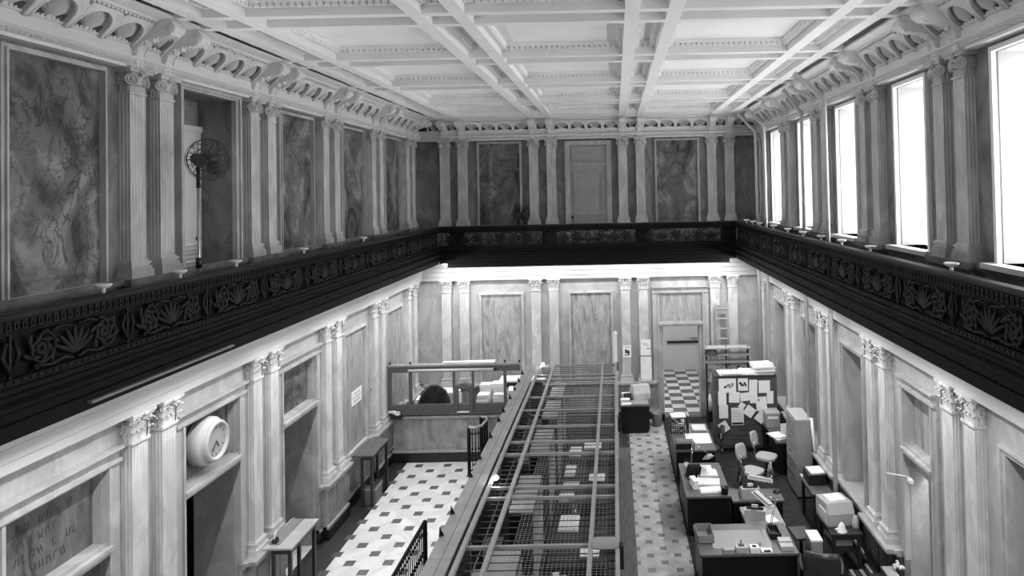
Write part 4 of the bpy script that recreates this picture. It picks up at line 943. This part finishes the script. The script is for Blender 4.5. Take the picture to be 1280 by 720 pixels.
t = thing('pen_cup', 'white pen cup at the aisle corner of the cluttered desk', 'cup', (1.36, 13.7, .75)); MB().lathe([(1e-4, 0), (.04, 0), (.045, .11), (.04, .11), (.035, .02), (1e-4, .02)], 12).obj('body', 'paper', t)
for k in range(4): MB().tube([(.01 * k - .015, 0, .03), (.03 * k - .04, .02, .2)], .004, 4).obj('pen', 'black', t)
def arm_lamp(label, loc, p1, p2, head, hr, m='ltgrey'):
    t = thing('desk_lamp', label, 'lamp', loc); MB().lathe([(1e-4, 0), (.07, 0), (.07, .015), (.02, .04), (1e-4, .05)], 12).obj('base', 'black', t)
    for dx in (-.012, .012): MB().tube([(dx, 0, .03), (p1[0] + dx, p1[1], p1[2])], .006, 5).obj('lower_arm', 'chrome', t); MB().tube([(p1[0] + dx, p1[1], p1[2]), (p2[0] + dx, p2[1], p2[2])], .006, 5).obj('upper_arm', 'chrome', t)
    MB(T(*head, *hr)).prism([(-.07, -.23), (.07, -.23), (.07, .23), (-.07, .23)], -.02, .0).prism([(-.04, -.2), (.04, -.2), (.04, .2), (-.04, .2)], .0, .035).obj('shade', m, t); MB().tube([p2, head], .01, 5).obj('joint', 'black', t)
arm_lamp('jointed desk lamp with long pale shade over the cluttered desk', (1.42, 13.55, .75), (.08, .1, .55), (.34, .02, .36), (.36, -.05, .30), (.1, -.5))
arm_lamp('jointed lamp with long white tube shade over the desk return', (2.95, 12.7, .68), (-.1, .02, .55), (-.18, -.1, .34), (-.32, -.1, .30), (1.35, .1))
arm_lamp('jointed lamp with wide white shade at the back of the nearest desk', (2.52, 11.3, .75), (.12, .1, .42), (-.05, .12, .44), (-.1, .12, .40), (.5, .2))
machine('pale adding machine with black keys on the desk return', (2.42, 12.6, .68), PI, .34, .34, .18, 'ltgrey')
machine('pale calculating machine behind the nearest desk', (2.35, 11.75, .70), 2.9, .36, .3, .16, 'ltgrey', 'calculator')
papers('white sheets beside the calculating machine', 2.58, 11.62, .70, .2, .26, .02, .3)
t = thing('letter_bin', 'open dark box holding a few papers on the nearest desk', 'box', (1.36, 10.98, .75)); mb = MB(); mb.box(-.13, .13, -.2, .2, 0, .01); mb.box(-.13, -.12, -.2, .2, 0, .13); mb.box(.12, .13, -.2, .2, 0, .13); mb.box(-.13, .13, -.2, -.19, 0, .13); mb.box(-.13, .13, .19, .2, 0, .13); mb.obj('walls', 'midgrey', t); MB().cbox((.01, -.1, .03), (.16, .1, .02), .2).obj('paper', 'paper', t)
for q, (x, y, w, d, h, m, lab) in enumerate(((1.68, 10.52, .17, .1, .06, 'grey', 'low grey card box at the front of the nearest desk'), (1.88, 10.55, .17, .12, .08, 'ltgrey', 'pale box with a stamp handle at the front of the nearest desk'), (2.08, 10.53, .14, .12, .08, 'paper', 'white cup dispenser box at the front of the nearest desk'), (2.27, 10.52, .17, .12, .03, 'paper', 'white pad with black clip on the nearest desk'), (2.60, 10.66, .2, .26, .06, 'ltgrey', 'grey steel card box at the end of the nearest desk'))):
    t = thing('desk_box', lab, 'box', (x, y, .75)); MB().box(-w / 2, w / 2, -d / 2, d / 2, 0, h).obj('body', m, t)
    if q == 1: MB().tube([(0, .03, h), (0, .03, h + .05)], .008, 6).obj('handle', 'black', t); MB().ball((0, .03, h + .06), .014, 6).obj('knob', 'black', t); MB().box(-.05, .05, -.02, .05, h, h + .006).obj('stamp_pad', 'black', t)
    if q == 2: MB().lathe([(1e-4, 0), (.035, 0), (.035, .004), (1e-4, .004)], 12, T(0, 0, h)).obj('opening', 'black', t)
    if q == 3: MB().cbox((0, -.05, .035), (.1, .03, .02)).obj('clip', 'black', t)
    if q == 4: MB().box(-w / 2, w / 2, 0, d / 2, h, h + .02).obj('lid', 'ltgrey', t)
t = thing('ashtray', 'small round dark dish on the pale blotter', 'dish', (2.2, 10.72, .756)); MB().lathe([(1e-4, 0), (.035, 0), (.04, .02), (.03, .02), (.025, .008), (1e-4, .008)], 12).obj('dish', 'midgrey', t)
t = thing('ruler_tray', 'long grey tray lying beside the blotter', 'tray', (2.36, 10.9, .75), -.08); MB().box(-.05, .05, -.28, .28, 0, .012).obj('tray', 'grey', t)
t = thing('black_tray', 'open black card tray behind the steel card box', 'tray', (2.5, 11.02, .75)); mb = MB(); mb.box(-.09, .09, -.15, .15, 0, .02); mb.box(-.09, -.075, -.15, .15, 0, .09); mb.box(.075, .09, -.15, .15, 0, .09); mb.box(-.09, .09, -.15, -.135, 0, .09); mb.box(-.09, .09, .135, .15, 0, .09); mb.obj('walls', 'black', t)
office_chair('office chair with pale grey seat in the open floor before the board', (2.80, 14.2, 0), -2.3); office_chair('office chair with rounded pale back tucked at the small dark desk', (3.27, 14.95, 0), -2.1)
office_chair('dark office chair behind the middle desk', (2.14, 15.5, 0), 1.6, 'leather', .34); office_chair('dark office chair behind the cluttered desk', (2.13, 13.2, 0), 1.5, 'leather', .36)
# leather armchair at the nearest desk
t = thing('armchair', 'dark leather armchair with rolled wooden arms seen from behind', 'chair', (3.03, 10.22, 0), -.25)
MB().bev(-.26, .26, -.26, .26, .42, .52, .06).obj('seat', 'leather', t); vs = []; fs = []
for j in range(7):
    for i in range(9): a = (i - 4) / 4; vs.append((.27 * a * (1 - .1 * (j / 6) ** 3), -.27 + .08 * a * a - .03 * j / 6, .52 + .085 * j - .03 * abs(a) ** 3 * (j / 6)))
n = len(vs); vs += [(x, y - .06, z) for x, y, z in vs]
for j in range(6):
    for i in range(8): q = j * 9 + i; fs += [(q, q + 1, q + 10, q + 9), (n + q, n + q + 9, n + q + 10, n + q + 1)]
rim = list(range(9)) + [9 * j + 8 for j in range(1, 7)] + [54 + i for i in range(7, -1, -1)] + [9 * j for j in range(5, 0, -1)]
for a, b in zip(rim, rim[1:] + rim[:1]): fs.append((a, n + a, n + b, b))
MB().add(vs, fs, True).obj('backrest', 'leather', t)
for s in (-1, 1): MB().tube([(s * .28, -.25, .72), (s * .31, 0, .72), (s * .3, .22, .70), (s * .28, .24, .46)], .024, 7).obj('arm', 'darkwood', t)
MB().tube([(0, 0, .1), (0, 0, .43)], .035, 8).obj('column', 'black', t)
for k in range(4): a = k * PI / 2 + .4; MB().tube([(0, 0, .14), (.3 * math.cos(a), .3 * math.sin(a), .03)], .022, 6).obj('leg', 'darkwood', t)
t = thing('storage_box', 'tall white topped card box beside the leather armchair', 'box', (3.08, 10.75, 0)); MB().box(-.09, .09, -.16, .16, 0, .84).obj('body', 'grey', t); MB().box(-.095, .095, -.165, .165, .84, .87).obj('lid', 'paper', t)
t = thing('folded_newspaper', 'dark open binder on a stand behind the armchair', 'binder', (2.98, 11.15, 0), .1); MB().tube([(0, 0, 0), (0, 0, .68)], .03, 6).obj('stand', 'black', t); MB().cbox((0, 0, .70), (.3, .4, .03)).obj('cover', 'leather', t)
# wooden notice cabinet, its back covered in papers
nb = thing('notice_cabinet', 'tall dark wooden cabinet on casters, its back pinned with papers', 'cabinet', (3.10, 16.5, 0))
for k in range(7): MB().box(-.72, .72, -.2, -.17, .2 + k * .235, .2 + k * .235 + .228).obj('plank', 'boardwood', nb)
MB().box(-.72, .72, -.17, .2, .18, 1.84).obj('body', 'darkwood', nb); MB().box(-.76, .76, -.22, .22, 1.84, 1.88).obj('top', 'darkwood', nb)
for s in (-1, 1): MB().box(s * .74 - .02, s * .74 + .02, -.22, .22, .15, 1.84).obj('side', 'boardwood', nb)
for sx in (-.6, .6):
    for sy in (-.12, .12): MB().lathe([(1e-4, -.02), (.06, -.02), (.06, .02), (1e-4, .02)], 10, T(sx, sy, .061) @ Matrix.Rotation(PI / 2, 4, 'Y')).obj('caster', 'midgrey', nb); MB().tube([(sx, sy, .06), (sx, sy, .18)], .015, 5).obj('caster_stem', 'black', nb)
NP = [(-.36, 1.60, .42, .34, 0, 'wide white sheet with a grey picture, upper end of the cabinet back'), (-.02, 1.62, .24, .30, 0, 'framed white sheet with a dark sketch in the top row'), (.2, 1.56, .2, .34, .03, 'speckled pale sheet next to the framed sketch'), (.44, 1.56, .28, .30, 0, 'plain white sheet at the upper middle of the cabinet back'), (.56, 1.30, .16, .30, .02, 'tall white sheet near the window side of the cabinet back'),
      (-.48, 1.30, .2, .34, 0, 'narrow white sheet below the picture sheet'), (-.22, 1.32, .26, .26, .04, 'square white sheet in the second row'), (.04, 1.33, .3, .2, -.08, 'tilted white sheet in the second row'), (.2, 1.30, .18, .26, 0, 'small upright sheet in the middle row'), (-.46, .98, .22, .32, 0, 'white sheet low on the left edge of the cabinet back'),
      (-.16, .86, .3, .42, 0, 'calendar sheet with a dark foot band'), (-.06, 1.12, .14, .14, .6, 'small square note set on its corner'), (.10, .98, .24, .24, .65, 'white sheet set on its corner in the middle'), (.38, .86, .26, .34, .7, 'long ruled sheet hanging askew'), (-.46, .62, .22, .24, -.55, 'lowest white sheet hanging askew'), (.36, 1.16, .26, .34, -.06, 'white sheet with a dark stamp in the middle row')]
for q, (x, z, w, h, r, lab) in enumerate(NP):
    t = thing('pinned_paper', lab, 'paper', (3.06 + x * 1.12, 16.294 - .0035 * q, z + .05)); t.rotation_euler = (0, r, 0)
    MB().cbox((0, 0, 0), (w, .003, h)).obj('sheet', 'paper', t)
    if q in (0, 1): mb = MB(); [mb.cbox((random.uniform(-.1, .1) * w / .3, -.003, random.uniform(-.06, .04)), (.05, .002, .05), 0, 0, random.uniform(0, 2)) for k in range(7)]; mb.obj('picture', 'midgrey' if q == 0 else 'black', t)
    elif q == 10: MB().cbox((0, -.003, -h * .4), (w * .9, .002, .05)).obj('foot_band', 'black', t); mb = MB(); [mb.cbox((0, -.003, .15 - .05 * k), (w * .8, .002, .006)) for k in range(6)]; mb.obj('ruling', 'midgrey', t)
    elif q == 13: MB().cbox((0, -.003, 0), (w, .002, .006)).obj('fold', 'midgrey', t)
    elif q == 15: MB().cbox((-.06, -.003, .1), (.04, .002, .06)).obj('stamp', 'midgrey', t)
for x, y, w, d, h, rz, n in ((2.72, 16.5, .5, .36, .06, .05, 'flat white papers on the door end of the notice cabinet'), (3.2, 16.48, .4, .34, .08, -.1, 'white papers on the middle of the notice cabinet'), (3.56, 16.52, .5, .36, .24, .1, 'tall slumped white paper heap on the notice cabinet')): papers(n, x, y, 1.88, w, d, h, rz, jit=.06)
b = thing('carton', 'grey carton with white labels standing on the desk end by the notice cabinet', 'box', (3.66, 16.1, .75)); MB().box(-.16, .16, -.18, .18, 0, .34).obj('box_body', 'grey', b); MB().box(-.17, .17, -.19, .19, .30, .345).obj('lid', 'ltgrey', b); MB().box(-.12, .12, -.186, -.18, .2, .26).obj('paper_label', 'paper', b)
st = desk('low dark table behind the small desk holding a carton', 3.46, 3.9, 15.9, 16.27, .75, 'darkwood')
papers('loose white papers on the small dark desk', 3.62, 15.3, .75, .24, .34, .06, .4, jit=.05); t = thing('white_card', 'upright white card leaning on the small dark desk', 'card', (3.8, 15.35, .75)); MB().cbox((0, 0, .14), (.2, .02, .28), 0, -.1).obj('card', 'paper', t)
fc = thing('steel_cabinet', 'tall pale steel filing cabinet by the window wall', 'cabinet', (3.82, 14.24, 0)); MB().box(-.165, .165, -.38, .38, .05, 1.60).obj('body', 'grey', fc); MB().box(-.17, .17, -.385, .385, 1.60, 1.63).obj('top', 'ltgrey', fc); MB().box(-.15, .15, -.35, .35, 0, .05).obj('base', 'black', fc)
for k in range(5): d_ = MB().box(-.18, -.165, -.36, .36, .1 + k * .3, .38 + k * .3).obj('drawer', 'grey', fc); MB().cbox((-.19, 0, .27 + k * .3), (.02, .12, .02)).obj('handle', 'chrome', d_)
t3 = table('small dark side table with a letter tray beside the steel cabinet', 3.55, 3.98, 12.42, 13.3, .75, 'woodtop', 'darkwood'); t3.name = 'side_table'
t = thing('letter_tray', 'deep black letter tray filled with white papers', 'tray', (3.76, 12.98, .75)); MB().box(-.17, .17, -.2, .2, 0, .19).obj('tray', 'black', t); MB().cbox((.02, 0, .21), (.28, .32, .03), .08).obj('papers', 'paper', t)
papers('grey note card on the side table corner', 3.62, 13.22, .75, .13, .13, .02, 0, 'paperg')
t4 = table('dark typing stand with open shelves under a covered typewriter', 3.43, 3.96, 10.98, 11.78, .75, 'darkwood', 'darkwood', True); t4.name = 'typing_stand'
t = thing('covered_typewriter', 'bulky grey covered typewriter with papers on top', 'typewriter', (3.66, 11.48, .75), .12); MB().prism([(-.23, 0), (.25, 0), (.25, .33), (-.17, .36), (-.25, .2)], -.23, .23, Matrix(((0, 0, 1, 0), (1, 0, 0, 0), (0, 1, 0, 0), (0, 0, 0, 1)))).obj('cover', 'ltgrey', t); MB().cbox((.02, .06, .352), (.3, .26, .012), .1).obj('papers', 'paper', t); MB().cbox((-.24, -.05, .12), (.02, .3, .22)).obj('side_panel', 'paperg', t)
t = thing('crumpled_tissue', 'crumpled white paper at the front of the typing stand', 'paper', (3.64, 11.09, .75)); mb = MB(); mb.lathe([(.09, 0), (.07, .03), (.05, .09), (.02, .14), (1e-4, .15)], 7); mb.ball((-.06, 0, .03), .04, 5, (1.5, .7, .6)); mb.obj('tissue', 'paper', t)
t = thing('plastic_jug', 'pale round jar at the wall end of the typing stand', 'jar', (3.91, 11.2, .75)); MB().lathe([(1e-4, 0), (.06, 0), (.065, .03), (.065, .12), (.04, .16), (.035, .19), (1e-4, .19)], 14).obj('body', 'ltgrey', t)
papers('grey card pile on the lower shelf of the typing stand', 3.7, 11.35, .45, .3, .3, .12, 0, 'paperg')
# bottom right: low desk, roller, flower pot
d6 = desk('dark low desk against the window wall near the camera', 3.62, 4.02, 8.6, 9.9, .74, 'deskdark'); t = thing('file_box', 'pale steel bound file drawer on the low dark desk', 'file drawer', (3.86, 9.4, .74), 0); MB().box(-.08, .08, -.42, .42, 0, .12).obj('body', 'leather', t); MB().box(-.085, .085, -.42, .42, .12, .14).obj('top', 'midgrey', t); MB().box(-.09, -.08, -.42, .42, .1, .145).obj('steel_edge', 'chrome', t)
t = thing('flower_pot', 'small dark vase of pale dried flowers on the low desk', 'vase', (3.985, 9.72, .74)); MB().lathe([(1e-4, 0), (.03, 0), (.035, .06), (.025, .12), (.03, .13), (1e-4, .13)], 10).obj('pot', 'black', t)
for k in range(12): a = k * 2.4; MB().ball((.05 * math.cos(a) * (k % 3 + 1) / 2, .05 * math.sin(a) * (k % 3 + 1) / 2, .17 + .015 * (k % 4)), .025, 5).obj('flower', 'plant', t)
t = thing('floor_files', 'dark binders leaning in a low stand by the window wall', 'binders', (3.72, 10.35, 0))
for k in range(4): MB().cbox((-.12 + .08 * k, 0, .2), (.06, .5, .4)).obj('binder', 'black' if k % 2 else 'midgrey', t)
MB().box(-.18, .18, -.26, .26, 0, .02).obj('stand', 'darkwood', t)
# far wall: ladder, coat rack, posters, mirror board
t = thing('step_ladder', 'folded wooden step ladder leaning on the far pilaster', 'ladder', (2.96, 18.72, 0))
for s in (-1, 1): MB().tube([(s * .2, 0, 0), (s * .165, .1, 3.24)], .022, 4).obj('rail', 'grey', t); MB().tube([(s * .2, -.12, 0), (s * .15, .06, 3.1)], .016, 4).obj('rear_leg', 'midgrey', t)
for k in range(11): z = .28 + k * .28; MB().cbox((0, .03 * z, z), (.36, .09, .025)).obj('step', 'ltgrey', t)
MB().cbox((0, .09, 3.05), (.3, .05, .26)).obj('top_board', 'grey', t)
t = thing('coat_rack', 'dark wooden coat rack with shelves and empty hangers', 'coat rack', (3.0, 18.25, 0))
for x in (-.58, .55): MB().box(x - .025, x + .025, -.02, .02, 0, 2.16).obj('upright', 'darkwood', t); MB().box(x - .025, x + .025, -.25, .25, 0, .05).obj('foot', 'darkwood', t)
MB().box(-.06, -.02, -.02, .02, 1.2, 2.16).obj('upright', 'darkwood', t)
for z, m in ((2.12, 'ltgrey'), (1.94, 'grey'), (1.75, 'grey')): MB().box(-.62, .6, -.16, .16, z - .02, z + .02).obj('shelf', m, t)
MB().tube([(-.6, 0, 1.66), (.58, 0, 1.66)], .012, 6).obj('hanger_rail', 'chrome', t)
hg = MB(); hg.tube([(0, 0, 0), (.015, 0, .03), (0, 0, .05), (-.015, 0, .03)], .004, 4); hg.tube([(0, 0, 0), (0, .2, -.12), (0, -.2, -.12), (0, 0, 0)], .013, 4); hm = hg.mesh('hanger', 'paper')
for q, x in enumerate((-.48, -.4, -.32, -.24, -.16, -.02, .12, .3, .42)): h = link('clothes_hanger', hm, None, (3.0 + x, 18.25, 1.62), .9 + .13 * (q % 3)); tag(h, 'empty white clothes hanger, %s from the doorway on the coat rack rail' % ORD[q], 'hanger', 'hangers on the coat rack')
t = thing('hat', 'dark cap lying on the upper shelf of the coat rack', 'hat', (2.55, 18.2, 1.96)); MB().lathe([(.2, 0), (.16, .02), (.13, .09), (.07, .13), (1e-4, .14)], 14).obj('crown', 'cloth', t)
for x, n in ((3.28, 'narrow dark brush hanging from the coat rack rail'), (3.54, 'round dark bag hanging at the end of the coat rack')): t = thing('hanging_bag', n, 'bag', (x, 18.2, 1.36)); MB().lathe([(1e-4, 0), (.06, .02), (.075, .1), (.05, .2), (.01, .28), (1e-4, .28)], 10).obj('pouch', 'cloth', t); MB().tube([(0, 0, .27), (0, .04, .32)], .006, 4).obj('strap', 'cloth', t)
def poster(label, x, z, w, h, y, marks):
    t = thing('wall_poster', label, 'poster', (x, y, z)); MB().box(-w / 2, w / 2, -.006, 0, -h / 2, h / 2).obj('sheet', 'paper', t); mb = MB()
    for a, b, c, d_ in marks: mb.cbox((a, -.008, b), (c, .004, d_))
    if marks: mb.obj('print', 'print', t)
    return t
YP = YF - PD - .002
poster('small poster with a dark portrait on the far pilaster', .27, 1.90, .24, .34, YP, [(-.02, .0, .07, .1), (.04, -.03, .06, .1), (.0, -.1, .14, .02), (.01, .12, .14, .01)])
poster('tall white poster with two small dark marks on the neighbouring pilaster', .80, 2.00, .28, .44, YP, [(.05, -.03, .03, .03), (.1, -.03, .04, .03), (-.02, .1, .14, .008), (.03, .06, .12, .008)])
t = thing('mirror_board', 'tall white board in thin dark frame standing on the marble ledge', 'board', (.80, YF - .15, 1.04)); MB().box(-.155, .155, -.02, 0, .06, .72).obj('board', 'paper', t); mb = MB(); ring(mb, -.155, .155, .06, .72, .02, -.03, 0); mb.obj('frame', 'midgrey', t); MB().box(-.15, .15, -.1, .02, 0, .05).obj('stand', 'lowwall', t)
# desk by the far door
t = thing('covered_typewriter', 'typewriter under a rounded pale plastic cover on the desk by the far doorway', 'typewriter', (.6, 18.42, .75), .3); MB().prism([(-.2, 0), (.2, 0), (.22, .2), (.12, .34), (-.1, .36), (-.2, .16)], -.23, .23, Matrix(((0, 0, 1, 0), (1, 0, 0, 0), (0, 1, 0, 0), (0, 0, 0, 1)))).obj('cover', 'paperg', t)
blotter('pale blotter on the desk by the far doorway', .56, 18.02, .75, .46, .36, 0, 'desktoplt')
for x, y, w, d, h, n in ((.2, 17.84, .26, .14, .03, 'white sheets on the front corner of the desk by the far doorway'), (.18, 18.1, .24, .16, .08, 'white papers pile on the desk by the far doorway'), (.2, 18.5, .2, .14, .12, 'white box file at the back of the desk by the far doorway')): papers(n, x, y, .75, w, d, h)
t = thing('telephone', 'black desk telephone between the papers by the far doorway', 'telephone', (.25, 18.3, .75)); MB().prism([(-.1, 0), (.1, 0), (.06, .1), (-.03, .1)], -.1, .1, Matrix(((0, 0, 1, 0), (1, 0, 0, 0), (0, 1, 0, 0), (0, 0, 0, 1)))).obj('body', 'black', t); MB().tube([(-.11, 0, .12), (-.06, 0, .14), (.06, 0, .14), (.11, 0, .12)], .022, 7).obj('handset', 'black', t)
b = thing('waste_basket', 'round grey waste basket by the far doorway', 'bin', (1.05, 18.35, 0)); MB().lathe([(1e-4, 0), (.12, 0), (.15, .34), (.155, .36), (.14, .34), (.11, .02), (1e-4, .02)], 16).obj('shell', 'grey', b)
b = thing('black_bag', 'black bag on the floor at the far doorway jamb', 'bag', (1.2, 18.7, 0)); MB().bev(-.09, .09, -.06, .06, 0, .2, .03).obj('body', 'black', b); MB().tube([(-.05, 0, .2), (0, 0, .28), (.05, 0, .2)], .01, 5).obj('handle', 'black', b)
t = thing('mop', 'white string mop leaning beside the far doorway', 'mop', (2.54, 18.6, 0)); MB().tube([(.12, .25, 1.35), (0, 0, .7)], .014, 6).obj('stick', 'paperg', t); mb = MB()
for k in range(10): a = k * .63; mb.tube([(0, 0, .75), (.05 * math.cos(a), .05 * math.sin(a), .55), (.07 * math.cos(a), .06 * math.sin(a), .3)], .02, 5)
mb.obj('strings', 'paper', t); MB().bev(-.1, .1, -.1, .1, 0, .28, .04).obj('bucket', 'black', t)
t = thing('partition_post', 'slender white post at the far corner of the teller cage', 'post', (-.05, 16.2, 0)); MB().box(-.045, .045, -.04, .04, 0, 2.98).obj('post', 'white', t); MB().ball((0, 0, 3.0), .05, 8).obj('cap', 'white', t); MB().box(.03, .06, -.05, .02, 2.1, 2.3).obj('switch', 'black', t)
t = thing('swing_arm', 'thin white rod projecting above the lit side doorway', 'rod', wloc('right', 9.62, 0, 2.25)); MB().tube([(-.02, 0, 0), (-.3, .1, .02)], .009, 6).obj('rod', 'white', t); MB().cbox((-.03, -.05, -.03), (.05, .12, .05)).obj('bracket', 'white', t)
for q, (x, y, h, n) in enumerate(((3.95, 13.9, .5, 'white paper roll leaning on the window wall ledge'), )):
    t = thing('paper_roll', n, 'paper roll', (3.96, 13.6, 1.045)); MB().tube([(0, 0, .03), (.02, .25, .62)], .03, 8).obj('roll', 'paper', t)
